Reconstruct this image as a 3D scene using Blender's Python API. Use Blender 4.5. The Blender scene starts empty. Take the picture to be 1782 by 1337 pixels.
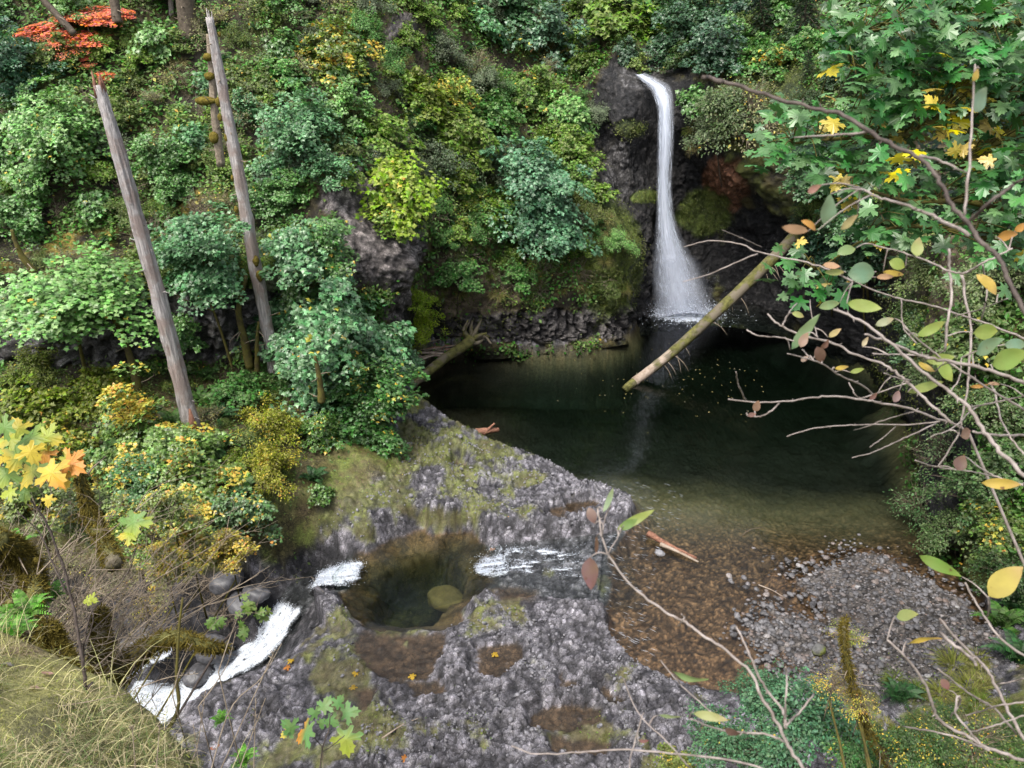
import bpy, math, random, numpy as np
from mathutils import Vector, Matrix
from mathutils.bvhtree import BVHTree
R_ = np.random.RandomState
rng = R_(7); random.seed(7)
scene = bpy.context.scene
COL = scene.collection
PI = math.pi
# ------------------------------------------------------------------ camera model
F = 1346.0; TH = math.radians(27); CAMZ = 15.0
ct, st_ = math.cos(TH), math.sin(TH)
def ray(px, py):
    dx = (px-891)/F; dy = (668.5-py)/F
    return np.array([dx, ct+dy*st_, -st_+dy*ct])
CAM = np.array([0, 0, CAMZ])
def UY(px, py, Y): d = ray(px, py); return CAM + d*(Y/d[1])
def UZ(px, py, z): d = ray(px, py); return CAM + d*((z-CAMZ)/d[2])
def UT(px, py, t): d = ray(px, py); return CAM + d*t          # t = depth along the view axis
def proj(P):
    P = np.asarray(P)-CAM
    f = P[..., 1]*ct - P[..., 2]*st_; u = P[..., 1]*st_ + P[..., 2]*ct
    return 891+F*P[..., 0]/f, 668.5-F*u/f
# ------------------------------------------------------------------ noise
def _h(ix, iy, iz, seed):
    h = (ix.astype(np.int64)*374761393 + iy.astype(np.int64)*668265263 + iz.astype(np.int64)*2147483647 + seed*974634777) & 0xffffffff
    h = ((h ^ (h >> 13))*1274126177) & 0xffffffff
    h = ((h ^ (h >> 16))*2246822519) & 0xffffffff
    return ((h ^ (h >> 15)) & 0xffffff)/float(0x1000000)
def vnoise(P, seed=0):
    i = np.floor(P).astype(np.int64); f = P-i; f = f*f*(3-2*f)
    r = 0
    for a in (0, 1):
        for b in (0, 1):
            for c in (0, 1):
                w = (f[:, 0] if a else 1-f[:, 0])*(f[:, 1] if b else 1-f[:, 1])*(f[:, 2] if c else 1-f[:, 2])
                r = r + w*_h(i[:, 0]+a, i[:, 1]+b, i[:, 2]+c, seed)
    return r*2-1
def fbm(P, s=1.0, octv=4, seed=0, gain=.5):
    P = np.asarray(P)*s; a = 1; r = 0; tot = 0
    for k in range(octv):
        r = r + a*vnoise(P+k*17.3, seed+k); tot += a; a *= gain; P = P*2.03
    return r/tot
def worley(P, seed=0):
    i = np.floor(P).astype(np.int64); f1 = np.full(len(P), 9.); f2 = np.full(len(P), 9.); idr = np.zeros(len(P))
    for a in (-1, 0, 1):
        for b in (-1, 0, 1):
            for c in (-1, 0, 1):
                x, y, z = i[:, 0]+a, i[:, 1]+b, i[:, 2]+c
                q = np.stack([x+_h(x, y, z, seed), y+_h(x, y, z, seed+1), z+_h(x, y, z, seed+2)], 1)
                d = np.sqrt(((q-P)**2).sum(1)); hid = _h(x, y, z, seed+3)
                c1 = d < f1
                f2 = np.where(c1, f1, np.minimum(f2, d)); idr = np.where(c1, hid, idr); f1 = np.where(c1, d, f1)
    return f1, f2, idr
def sm(a, b, x): t = np.clip((x-a)/(b-a), 0, 1); return t*t*(3-2*t)
def norm(v): v = np.asarray(v, float); return v/np.maximum(np.linalg.norm(v, axis=-1, keepdims=True), 1e-9)
# ------------------------------------------------------------------ objects
def tag(o, label=None, cat=None, group=None, kind=None):
    if label: o['label'] = label
    if cat: o['category'] = cat
    if group: o['group'] = group
    if kind: o['kind'] = kind
    return o
def empty(name, loc, label=None, cat=None, group=None):
    o = bpy.data.objects.new(name, None); COL.objects.link(o); o.location = loc; o.empty_display_size = .2
    return tag(o, label, cat, group)
def mesh(name, V, Fc, mat, smooth=True, cols=None, uv=None):
    me = bpy.data.meshes.new(name)
    V = np.asarray(V, np.float32)
    if not isinstance(Fc, list): Fc = [Fc]
    Fc = [np.asarray(f, np.int32) for f in Fc if len(f)]
    me.vertices.add(len(V)); me.vertices.foreach_set('co', V.ravel())
    li = np.concatenate([f.ravel() for f in Fc]); cnt = np.concatenate([np.full(len(f), f.shape[1]) for f in Fc])
    me.loops.add(len(li)); me.loops.foreach_set('vertex_index', li)
    me.polygons.add(len(cnt)); me.polygons.foreach_set('loop_start', np.concatenate([[0], np.cumsum(cnt)[:-1]]).astype(np.int32))
    me.polygons.foreach_set('use_smooth', np.full(len(cnt), smooth, bool))
    me.update(calc_edges=True)
    if cols is not None:
        at = me.color_attributes.new('Col', 'FLOAT_COLOR', 'POINT')
        c = np.ones((len(V), 4), np.float32); c[:, :cols.shape[1]] = cols
        at.data.foreach_set('color', c.ravel())
    if uv is not None:
        l = me.uv_layers.new(name='UVMap'); l.data.foreach_set('uv', np.asarray(uv, np.float32)[li].ravel())
    for m in (mat if isinstance(mat, (list, tuple)) else [mat]): me.materials.append(m)
    return me
def obj(name, me, parent=None, color=None):
    o = bpy.data.objects.new(name, me); COL.objects.link(o)
    if parent: o.parent = parent
    if color is not None: o.color = color
    return o
class MB:
    def __init__(s): s.V = []; s.F3 = []; s.F4 = []; s.n = 0
    def add(s, V, F):
        F = np.asarray(F)
        if len(F):
            (s.F3 if F.shape[1] == 3 else s.F4).append(F+s.n)
        s.V.append(np.asarray(V, float)); s.n += len(V)
    def tube(s, pts, rad, sides=6, cap=True, rough=0, seed=0, flute=0):
        pts = np.asarray(pts, float); n = len(pts); rad = np.broadcast_to(np.asarray(rad, float), (n,))
        T = norm(np.gradient(pts, axis=0)); ref = np.array([0, 0, 1.]) if abs(T[0][2]) < .9 else np.array([1., 0, 0])
        A = norm(np.cross(T, ref)); B = np.cross(T, A)
        an = np.linspace(0, 2*PI, sides, endpoint=False)
        rr = rad[:, None]*np.ones(sides)
        if rough:
            q = pts[:, None]+rad[:, None, None]*(np.cos(an)[None, :, None]*A[:, None]+np.sin(an)[None, :, None]*B[:, None])
            rr = rr*(1+rough*fbm(q.reshape(-1, 3), .7/max(rad.max(), .001), 3, seed).reshape(rr.shape))
        if flute:
            L_ = np.concatenate([[0], np.cumsum(np.linalg.norm(np.diff(pts, axis=0), axis=1))]); q = np.stack(np.broadcast_arrays(np.cos(an)[None]*3.2, np.sin(an)[None]*3.2, L_[:, None]*.35), -1).reshape(-1, 3)
            rr = rr*(1+flute*(fbm(q, 1., 3, seed+7)+.8*(1-2*np.abs(fbm(q*1.6, 1., 2, seed+9)))).reshape(rr.shape))
        V = pts[:, None]+rr[..., None]*(np.cos(an)[None, :, None]*A[:, None]+np.sin(an)[None, :, None]*B[:, None])
        i = np.arange(n-1)[:, None]*sides; j = np.arange(sides)[None]; j2 = (j+1) % sides
        Fq = np.stack([i+j, i+j2, i+sides+j2, i+sides+j], -1).reshape(-1, 4)
        V = V.reshape(-1, 3); V = np.vstack([V, pts[0], pts[-1]])
        s0 = s.n; s.add(V, Fq)
        if cap:
            k = np.arange(sides); e = n*sides
            Fc = np.vstack([np.stack([np.full(sides, e), (k+1) % sides, k], 1), np.stack([np.full(sides, e+1), (n-1)*sides+k, (n-1)*sides+(k+1) % sides], 1)])
            s.F3.append(Fc+s0)
    def leaves(s, P, N, D, S, T, Fc, curl=None):
        """T template verts (k,3): x along D, y sideways, z along N"""
        P = np.asarray(P); N = norm(N); D = norm(D-(D*N).sum(1, keepdims=True)*N); B = np.cross(N, D)
        S = np.broadcast_to(np.asarray(S, float), (len(P),))
        V = P[:, None]+S[:, None, None]*(T[None, :, 0:1]*D[:, None]+T[None, :, 1:2]*B[:, None]+T[None, :, 2:3]*N[:, None])
        Fx = np.asarray(Fc)[None]+(np.arange(len(P))*len(T))[:, None, None]
        s.add(V.reshape(-1, 3), Fx.reshape(-1, np.asarray(Fc).shape[1]))
    def build(s, name, mat, parent=None, smooth=True, color=None, me_only=False, cols=None):
        me = mesh(name, np.vstack(s.V), [np.vstack(f) for f in (s.F3, s.F4) if f], mat, smooth, cols)
        return me if me_only else obj(name, me, parent, color)
def bez(pts, n=20):
    """Catmull-Rom through points (any columns)"""
    P = np.asarray(pts, float); P = np.vstack([2*P[0]-P[1], P, 2*P[-1]-P[-2]]); m = len(P)-3
    t = np.linspace(0, m-1e-6, n); i = t.astype(int); f = (t-i)[:, None]
    a, b, c, d = P[i], P[i+1], P[i+2], P[i+3]
    return .5*((2*b)+(c-a)*f+(2*a-5*b+4*c-d)*f**2+(3*b-a-3*c+d)*f**3)
def mono(pts, n):
    """like bez but with limited tangents: no overshoot"""
    P = np.asarray(pts, float); m = len(P)-1; d = np.diff(P, axis=0); T = np.zeros_like(P); T[0] = d[0]; T[-1] = d[-1]
    T[1:-1] = (d[:-1]+d[1:])/2; L = np.linalg.norm(d, axis=1); lim = 1.3*np.minimum(L[:-1], L[1:]); tl = np.linalg.norm(T[1:-1], axis=1); T[1:-1] *= np.minimum(1, lim/np.maximum(tl, 1e-9))[:, None]
    t = np.linspace(0, m-1e-6, n); i = t.astype(int); f = (t-i)[:, None]
    return (2*f**3-3*f**2+1)*P[i]+(f**3-2*f**2+f)*T[i]+(3*f**2-2*f**3)*P[i+1]+(f**3-f**2)*T[i+1]
# ------------------------------------------------------------------ materials
class NT:
    def __init__(s, name):
        s.m = bpy.data.materials.new(name); s.m.use_nodes = True; s.t = s.m.node_tree; s.t.nodes.clear()
        s.out = s.n('ShaderNodeOutputMaterial')
    def n(s, ty, ins=None, **kw):
        nd = s.t.nodes.new(ty)
        for k, v in kw.items(): setattr(nd, k, v)
        for k, v in (ins or {}).items(): s.set(nd, k, v)
        return nd
    def set(s, nd, k, v):
        i = nd.inputs[k]
        if isinstance(v, bpy.types.NodeSocket): s.t.links.new(v, i)
        elif isinstance(v, bpy.types.Node): s.t.links.new(v.outputs[0], i)
        else:
            if hasattr(i.default_value, '__len__') and not hasattr(v, '__len__'): v = (v,)*len(i.default_value)
            if hasattr(i.default_value, '__len__') and len(i.default_value) == 4 and len(v) == 3: v = (*v, 1)
            i.default_value = v
    def math(s, op, a, b=None, c=None, clamp=False):
        nd = s.n('ShaderNodeMath', operation=op, use_clamp=clamp); s.set(nd, 0, a)
        if b is not None: s.set(nd, 1, b)
        if c is not None: s.set(nd, 2, c)
        return nd.outputs[0]
    def mix(s, f, a, b, bt='MIX'):
        nd = s.n('ShaderNodeMix', data_type='RGBA', blend_type=bt); s.set(nd, 0, f); s.set(nd, 6, a); s.set(nd, 7, b); return nd.outputs[2]
    def ramp(s, f, stops, interp='LINEAR'):
        nd = s.n('ShaderNodeValToRGB'); s.set(nd, 0, f); cr = nd.color_ramp; cr.interpolation = interp
        while len(cr.elements) < len(stops): cr.elements.new(.5)
        for e, (p, c) in zip(cr.elements, stops):
            e.position = p; e.color = (c, c, c, 1) if not hasattr(c, '__len__') else (*c, 1)
        return nd.outputs[0]
    def noise(s, scale, det=4, rough=.55, vec=None, out=0, dist=0):
        nd = s.n('ShaderNodeTexNoise'); s.set(nd, 'Scale', scale); s.set(nd, 'Detail', det); s.set(nd, 'Roughness', rough); s.set(nd, 'Distortion', dist)
        if vec is not None: s.set(nd, 'Vector', vec)
        return nd.outputs[out]
    def voro(s, scale, vec=None, feature='F1', out=0, rnd=1):
        nd = s.n('ShaderNodeTexVoronoi', feature=feature); s.set(nd, 'Scale', scale); s.set(nd, 'Randomness', rnd)
        if vec is not None: s.set(nd, 'Vector', vec)
        return nd.outputs[out]
    def bump(s, h, strength=.5, dist=.05, nrm=None):
        nd = s.n('ShaderNodeBump'); s.set(nd, 'Height', h); s.set(nd, 'Strength', strength); s.set(nd, 'Distance', dist)
        if nrm is not None: s.set(nd, 'Normal', nrm)
        return nd.outputs[0]
    def pos(s, sc=None):
        p = s.n('ShaderNodeNewGeometry').outputs['Position']
        if sc:
            m = s.n('ShaderNodeMapping'); s.set(m, 'Vector', p); s.set(m, 'Scale', sc); return m.outputs[0]
        return p
    def princ(s, col, rough=.6, spec=.4, nrm=None, **kw):
        nd = s.n('ShaderNodeBsdfPrincipled'); s.set(nd, 'Base Color', col); s.set(nd, 'Roughness', rough); s.set(nd, 'Specular IOR Level', spec)
        if nrm is not None: s.set(nd, 'Normal', nrm)
        for k, v in kw.items(): s.set(nd, k, v)
        return nd.outputs[0]
    def surf(s, sh): s.t.links.new(sh, s.out.inputs[0]); return s.m
def leaf_mat(name, gloss=.35, trans=.35, hue=.03, rough=.5, veins=False):
    t = NT(name); oi = t.n('ShaderNodeObjectInfo'); ge = t.n('ShaderNodeNewGeometry')
    r = ge.outputs['Random Per Island']
    wn = t.n('ShaderNodeTexWhiteNoise', noise_dimensions='1D', ins={'W': t.math('MULTIPLY', r, 913.7)})
    r2 = wn.outputs[0]
    hs = t.n('ShaderNodeHueSaturation', ins={'Hue': t.math('MULTIPLY_ADD', r2, hue*2, .5-hue), 'Value': t.math('MULTIPLY', t.math('MULTIPLY_ADD', r, .9, .6), t.ramp(t.noise(3.1, 2, .5, t.n('ShaderNodeTexCoord').outputs['Object']), [(.3, .62), (.7, 1.3)])), 'Saturation': t.math('MULTIPLY_ADD', r2, .3, .9), 'Color': oi.outputs['Color']})
    tc = t.n('ShaderNodeTexCoord').outputs['Object']
    off = t.n('ShaderNodeVectorMath', operation='ADD'); t.set(off, 0, tc); t.set(off, 1, t.math('MULTIPLY', oi.outputs['Random'], 37.))
    cl = t.noise(1.6, 2, .5, off.outputs[0])
    yf = t.math('SUBTRACT', 1., oi.outputs['Alpha'])
    thr = t.math('MULTIPLY', t.math('MULTIPLY', yf, 2.2), t.math('MULTIPLY_ADD', cl, 7., -3.4, True))
    isy = t.math('LESS_THAN', wn.outputs[1] if False else t.n('ShaderNodeTexWhiteNoise', noise_dimensions='1D', ins={'W': t.math('MULTIPLY_ADD', r, 517.3, 3.1)}).outputs[0], thr)
    yc = t.ramp(r2, [(0, (.34, .38, .06)), (.5, (.52, .44, .06)), (.85, (.58, .38, .05)), (1, (.52, .22, .05))])
    c = t.mix(isy, hs.outputs[0], yc)
    p = t.princ(c, rough, gloss)
    tr = t.n('ShaderNodeBsdfTranslucent', ins={'Color': t.mix(1., c, (.9, 1., .5), 'MULTIPLY')})
    mx = t.n('ShaderNodeMixShader', ins={0: trans}); t.set(mx, 1, p); t.set(mx, 2, tr.outputs[0])
    return t.surf(mx.outputs[0])
M = {}
M['leaf'] = leaf_mat('foliage_broad', .7, .25, .02, .40)
M['leaf_small'] = leaf_mat('foliage_small', .45, .3, .03, .5)
M['fern'] = leaf_mat('foliage_fern', .3, .3, .02, .5)
def near_leaf_mat():
    t = NT('near_leaf'); a = t.n('ShaderNodeAttribute', attribute_name='Col')
    ob = t.n('ShaderNodeTexCoord').outputs['Object']
    n = t.noise(14., 4, .6, ob); sp = t.noise(60., 2, .5, ob)
    c = t.mix(t.ramp(n, [(.35, 0), (.75, .45)]), a.outputs[0], (.22, .17, .05)); c = t.mix(1., c, .84, 'MULTIPLY')
    c = t.mix(t.ramp(sp, [(.70, 0), (.76, .8)]), c, (.10, .04, .02))
    p = t.princ(c, .5, .45, t.bump(sp, .25, .003))
    tr = t.n('ShaderNodeBsdfTranslucent', ins={'Color': c})
    mx = t.n('ShaderNodeMixShader', ins={0: .4}); t.set(mx, 1, p); t.set(mx, 2, tr.outputs[0]); return t.surf(mx.outputs[0])
M['near_leaf'] = near_leaf_mat()
def attr_ground(name, det, wetspec=False):
    t = NT(name); a = t.n('ShaderNodeAttribute', attribute_name='Col'); P = t.pos()
    n1 = t.noise(1.7, 5, .6, P); n2 = t.noise(9., 5, .65, P); n3 = t.noise(45., 4, .7, P)
    k = t.math('MULTIPLY', t.ramp(n2, [(.25, .58), (.75, 1.5)]), t.ramp(n3, [(.28, .55), (.72, 1.5)]))
    c = t.mix(1., a.outputs[0], k, 'MULTIPLY')
    sp = t.noise(28., 2, .5, P)
    c = t.mix(t.math('MULTIPLY', t.ramp(sp, [(.64, 0), (.70, 1)]), a.outputs['Alpha']), c, t.mix(1., a.outputs[0], 2.3, 'MULTIPLY'))
    wv = t.n('ShaderNodeVectorMath', operation='MULTIPLY_ADD'); t.set(wv, 0, t.noise(4., 1, .6, P, 1)); t.set(wv, 1, (.22, .22, .22)); t.set(wv, 2, P)
    e1 = t.voro(6.5, wv.outputs[0], 'DISTANCE_TO_EDGE'); e2 = t.voro(17., wv.outputs[0], 'DISTANCE_TO_EDGE'); cr = t.math('MINIMUM', t.ramp(e1, [(0, .12), (.07, 1)]), t.ramp(e2, [(0, .45), (.09, 1)]))
    cellv = t.ramp(t.n('ShaderNodeSeparateColor', ins={0: t.voro(6.5, wv.outputs[0], 'F1', 1)}).outputs[0], [(0, .6), (1, 1.35)])
    ca = t.math('MULTIPLY', a.outputs['Alpha'], .9); c = t.mix(ca, c, t.mix(1., c, t.math('MULTIPLY', cr, cellv), 'MULTIPLY'))
    h = t.math('ADD', t.math('MULTIPLY', n2, .6), t.math('MULTIPLY', n3, .4))
    rough = t.ramp(n1, [(.35, .34), (.65, .75)])
    return t.surf(t.princ(c, rough, .35, t.bump(h, .9, det)))
M['cliff'] = attr_ground('rock_and_soil', .12)
M['ground'] = attr_ground('riverside_ground', .06)
def simple(name, c1, c2, scale=8, rough=.7, spec=.3, bump=.6, bd=.02, stretch=None, c3=None):
    t = NT(name); P = t.n('ShaderNodeTexCoord').outputs['Object']
    if stretch:
        m = t.n('ShaderNodeMapping'); t.set(m, 'Vector', P); t.set(m, 'Scale', stretch); P = m.outputs[0]
    n = t.noise(scale, 6, .65, P); n2 = t.noise(scale*5, 3, .6, P)
    c = t.mix(t.ramp(n, [(.32, 0), (.66, 1)]), c1, c2)
    if c3: c = t.mix(t.ramp(t.noise(scale*.35, 3, .6, t.n('ShaderNodeTexCoord').outputs['Object']), [(.46, 0), (.58, 1)]), c, c3)
    return t.surf(t.princ(c, rough, spec, t.bump(t.math('ADD', n, t.math('MULTIPLY', n2, .5)), bump, bd)))
M['bark'] = simple('bark_brown', (.05, .038, .028), (.12, .095, .07), 10)
M['bark_moss'] = simple('bark_mossy', (.05, .04, .025), (.12, .11, .025), 4, .9, .1)
M['snag'] = simple('weathered_wood', (.26, .24, .235), (.74, .69, .67), 5, .85, .2, 1., .12, (4, 4, .30), (.42, .34, .31))
M['log_moss'] = simple('mossy_log', (.045, .045, .02), (.15, .145, .05), 5, .95, .05, 1., .04, None, (.14, .12, .09))
M['log_bare'] = simple('bare_log', (.20, .15, .11), (.36, .30, .25), 6, .8, .2)
M['redwood'] = simple('red_rotten_wood', (.10, .05, .035), (.30, .15, .10), 9, .8, .2, 1, .03)
M['moss'] = simple('moss_clump', (.07, .055, .012), (.20, .16, .035), 14, .95, .05, 1, .05)
M['twig'] = simple('twig_grey', (.13, .105, .09), (.30, .26, .24), 30, .7, .25, .4, .002)
M['twig_dark'] = simple('twig_dark', (.035, .026, .022), (.10, .08, .07), 35, .7, .25, .4, .002)
M['twig_dry'] = simple('twig_dry', (.13, .10, .075), (.30, .25, .19), 12, .85, .1)
M['grass'] = leaf_mat('grass_blades', .2, .35, .03, .6)
def stone_mat():
    t = NT('river_stone'); oi = t.n('ShaderNodeObjectInfo'); ge = t.n('ShaderNodeNewGeometry')
    r = t.n('ShaderNodeTexWhiteNoise', noise_dimensions='1D', ins={'W': t.math('ADD', t.math('MULTIPLY', ge.outputs['Random Per Island'], 91.7), t.math('MULTIPLY', oi.outputs['Random'], 313.))}).outputs[0]
    c = t.ramp(r, [(0, (.05, .048, .05)), (.4, (.10, .096, .10)), (.75, (.17, .165, .172)), (.92, (.15, .11, .09)), (1, (.30, .29, .29))])
    n = t.noise(16, 5, .65, t.pos())
    c = t.mix(1., c, t.ramp(n, [(.3, .6), (.7, 1.35)]), 'MULTIPLY')
    return t.surf(t.princ(c, t.ramp(n, [(.4, .35), (.6, .7)]), .4, t.bump(n, .5, .02)))
M['stone'] = stone_mat()
def water_mat(name, tint, dens, bs=1., bst=.3, amb=0., near=None):
    t = NT(name); P = t.pos((1, .55, 1))
    n = t.math('ADD', t.noise(5.5*bs, 3, .5, P, dist=.6), t.math('MULTIPLY', t.noise(17*bs, 2, .5, P), .35))
    far = t.noise(.35, 2, .5, t.pos())
    s = t.math('MULTIPLY', t.ramp(far, [(.35, .25), (.65, 1)]), bst)
    if near is not None:   # ripples spread from the foot of the fall
        d = t.n('ShaderNodeVectorMath', operation='DISTANCE'); t.set(d, 0, t.pos()); t.set(d, 1, near)
        s = t.math('ADD', s, t.math('MULTIPLY', t.ramp(t.math('DIVIDE', d.outputs['Value'], 14.), [(0, 1), (1, 0)]), .9))
    b = t.n('ShaderNodeBump'); t.set(b, 'Height', n); t.set(b, 'Distance', .03); t.set(b, 'Strength', s)
    fr = t.n('ShaderNodeFresnel', ins={'IOR': 1.33, 'Normal': b.outputs[0]})
    gl = t.n('ShaderNodeBsdfGlossy', ins={'Roughness': .03, 'Normal': b.outputs[0]}); tr = t.n('ShaderNodeBsdfTransparent', ins={'Color': tint})
    mx = t.n('ShaderNodeMixShader'); t.set(mx, 0, fr.outputs[0]); t.set(mx, 1, tr.outputs[0]); t.set(mx, 2, gl.outputs[0])
    if dens:
        va = t.n('ShaderNodeVolumeAbsorption', ins={'Color': (.46, .62, .54), 'Density': dens*1.}); t.t.links.new(va.outputs[0], t.out.inputs[1])
    return t.surf(mx.outputs[0])
def fall_mat(name, a0=.25, us=26, vs=1.6, k=1.):
    t = NT(name); uv = t.n('ShaderNodeUVMap').outputs[0]
    sp = t.n('ShaderNodeSeparateXYZ'); t.set(sp, 0, uv)
    mp = t.n('ShaderNodeMapping'); t.set(mp, 'Vector', uv); t.set(mp, 'Scale', (us, vs, 1))
    n = t.noise(1., 5, .6, mp.outputs[0])
    e = t.math('SUBTRACT', 1., t.math('ABSOLUTE', t.math('MULTIPLY_ADD', sp.outputs[0], 2., -1.)))
    fd = t.n('ShaderNodeAttribute', attribute_name='Col').outputs[0]
    al = t.math('MULTIPLY', t.math('MULTIPLY', t.ramp(e, [(0, 0), (.35, .45), (.8, 1)]), t.ramp(n, [(.30, a0), (.62, 1)])), t.math('MULTIPLY', fd, k), clamp=True)
    d = t.princ(t.mix(n, (.42, .46, .56), (.76, .80, .88)), .5, .3)
    tr = t.n('ShaderNodeBsdfTranslucent', ins={'Color': (.68, .72, .82)})
    m1 = t.n('ShaderNodeMixShader', ins={0: .35}); t.set(m1, 1, d); t.set(m1, 2, tr.outputs[0])
    m2 = t.n('ShaderNodeMixShader'); t.set(m2, 0, al); t.set(m2, 1, t.n('ShaderNodeBsdfTransparent').outputs[0]); t.set(m2, 2, m1.outputs[0])
    return t.surf(m2.outputs[0])
def foam_mat():
    t = NT('white_water'); d = t.princ((.58, .63, .72), .5, .3); tr = t.n('ShaderNodeBsdfTranslucent', ins={'Color': (.55, .6, .7)})
    m = t.n('ShaderNodeMixShader', ins={0: .35}); t.set(m, 1, d); t.set(m, 2, tr.outputs[0]); return t.surf(m.outputs[0])
M['foam'] = foam_mat(); M['fall'] = fall_mat('falling_water')
# ================================================================== TERRAIN
def poly_sd(poly, X, Y):
    """signed distance (positive inside)"""
    P = np.asarray(poly)[:, :2]; n = len(P); d = np.full(X.shape, 1e9); ins = np.zeros(X.shape, bool)
    for i in range(n):
        a, b = P[i], P[(i+1) % n]; e = b-a
        wx, wy = X-a[0], Y-a[1]; t = np.clip((wx*e[0]+wy*e[1])/(e@e+1e-12), 0, 1)
        d = np.minimum(d, (wx-t*e[0])**2+(wy-t*e[1])**2)
        c = ((a[1] > Y) != (b[1] > Y))
        with np.errstate(divide='ignore', invalid='ignore'):
            xi = a[0]+(Y-a[1])*e[0]/(e[1] if abs(e[1]) > 1e-9 else 1e-9)
        ins ^= c & (X < xi)
    d = np.sqrt(d); return np.where(ins, d, -d)
def ppoly(pts, z=0.): return np.array([UZ(a, b, z)[:2] for a, b in pts])
POOL = ppoly([(690,700),(700,660),(760,615),(830,600),(930,602),(1010,600),(1060,592),(1100,577),(1108,545),(1150,520),(1250,500),(1330,510),(1430,560),(1560,640),(1610,750),(1650,850),(1690,960),
              (1720,1040),(1730,1110),(1600,1100),(1480,1120),(1420,1165),(1370,1200),(1330,1222),(1230,1205),(1170,1188),(1110,1160),(1068,1120),(1052,1060),(1060,1010),(1062,960),(1100,915),(1112,885),(1090,862),(1060,852),(1000,838),(935,800),(850,770),(790,742),(730,712)])
BAR = ppoly([(1488,958),(1530,962),(1600,995),(1660,1030),(1720,1100),(1740,1200),(1600,1230),(1480,1220),(1400,1190),(1330,1150),(1290,1090),(1330,1040),(1400,1075),(1440,1070),(1400,1030),(1375,990),(1420,985)])
BASIN = ppoly([(598,1000),(622,968),(680,944),(740,922),(800,928),(850,955),(856,1005),(822,1050),(800,1085),(770,1095),(700,1100),(640,1085),(610,1050)], -.35)
PUD = [ppoly(p, .1) for p in ([(640,1095),(700,1108),(780,1100),(770,1130),(750,1180),(690,1185),(640,1160),(620,1120)], [(830,1130),(900,1120),(905,1150),(860,1185),(825,1180)],
       [(930,1240),(960,1228),(1040,1240),(1038,1262),(985,1272),(930,1262)], [(960,1275),(1010,1280),(1070,1290),(1055,1318),(970,1305)], [(1045,1190),(1070,1195),(1090,1222),(1062,1228)],
       [(975,1180),(1010,1178),(1015,1195),(980,1197)], [(985,875),(1030,868),(1050,880),(1000,900)], [(620,1200),(660,1195),(650,1225),(625,1230)], [(860,1000),(930,1010),(925,1035),(870,1040)], [(790,800),(815,805),(812,822),(790,818)],
       [(955,885),(990,880),(985,905),(950,900)], [(700,1190),(770,1180),(780,1205),(720,1215)])]
CH = [(1100,980,-.02,1.5),(1040,985,-.10,1.4),(960,985,-.22,1.2),(880,985,-.32,1.),(820,990,-.37,.9),(720,1010,-.6,1.),(640,1000,-.40,.5),(595,1002,-.46,.48),(545,1012,-.95,.5),(512,1045,-1.15,.42),(488,1085,-1.5,.48),(456,1128,-2.1,.62),(405,1163,-2.75,.5),(350,1205,-3.4,.72),(300,1238,-3.8,.95),(200,1235,-4.0,.9),(60,1220,-4.2,1.)]
CHP = np.array([[*UZ(a, b, z), w] for a, b, z, w in CH])
CHP = np.vstack([CHP, [CHP[-1][0]-10, CHP[-1][1]-1, -4.8, 1.3]])
def near_path(X, Y, Pth=CHP):
    best = np.full(X.shape, 1e9); z = np.zeros(X.shape); w = np.ones(X.shape); side = np.zeros(X.shape); al = np.zeros(X.shape)
    for i in range(len(Pth)-1):
        a, b = Pth[i], Pth[i+1]; e = b[:2]-a[:2]; t = np.clip(((X-a[0])*e[0]+(Y-a[1])*e[1])/(e@e), 0, 1)
        dx, dy = X-a[0]-t*e[0], Y-a[1]-t*e[1]; d = np.hypot(dx, dy); c = d < best
        best = np.where(c, d, best); z = np.where(c, a[2]+t*(b[2]-a[2]), z); w = np.where(c, a[3]+t*(b[3]-a[3]), w)
        side = np.where(c, np.sign(e[0]*dy-e[1]*dx), side); al = np.where(c, i+t, al)
    return best, z, w, side, al
CTL = [(1000,900,.35),(900,850,.4),(800,780,.45),(750,740,.4),(860,900,.4),(760,900,.35),(900,1100,.2),(1000,1150,.22),(1100,1250,.25),(700,1320,.2),(600,1150,.1),(560,1080,.1),(500,1280,-.3),(900,1320,.3),(1250,1300,.3),(1000,1050,.15),(930,1030,.0),
       (640,880,.7),(560,930,.35),(700,900,.35),(620,940,.3),(700,800,.55),(640,800,1.25),(500,880,1.5),(480,960,.5),(350,770,2.5),(450,700,2.6),(550,700,2.2),(650,690,1.3),(720,630,.5),(780,600,.4),(200,700,3),(0,700,3.2),(-250,700,3.5),(200,850,2.0),(0,900,1.5),(350,930,1.2),(250,1010,.2),(100,1080,-.5),(420,1040,.3),(330,1090,-.8),(-200,1000,0),
       (620,640,2.2),(400,640,3.2),(100,640,3.5),(1700,1000,.2),(1750,1100,.6),(1700,1200,.6),(1900,1200,1.8),(1500,1260,.3),(1350,1280,.4),(1600,850,.3),(1560,640,.3),(1100,550,0),(1400,540,0)]
CT = np.array([UZ(a, b, z) for a, b, z in CTL])
def rbf_fit(C, X):
    A = np.linalg.norm(C[:, None, :2]-C[None, :, :2], axis=2); w = np.linalg.solve(A+np.eye(len(C))*.15, C[:, 2]-.5); return w
RW = rbf_fit(CT, None)
BANKP = np.array([(-14, 4.2), (-3.6, 3.75), (-2.9, 3.45), (-2.25, 3.15), (-1.75, 2.75), (-1.45, 2.45), (-1.2, 2.2), (-.9, 1.6), (.2, 1.2), (3, 1.2), (8, 1.0), (14, .8), (14, -4), (-14, -4)])
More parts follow.
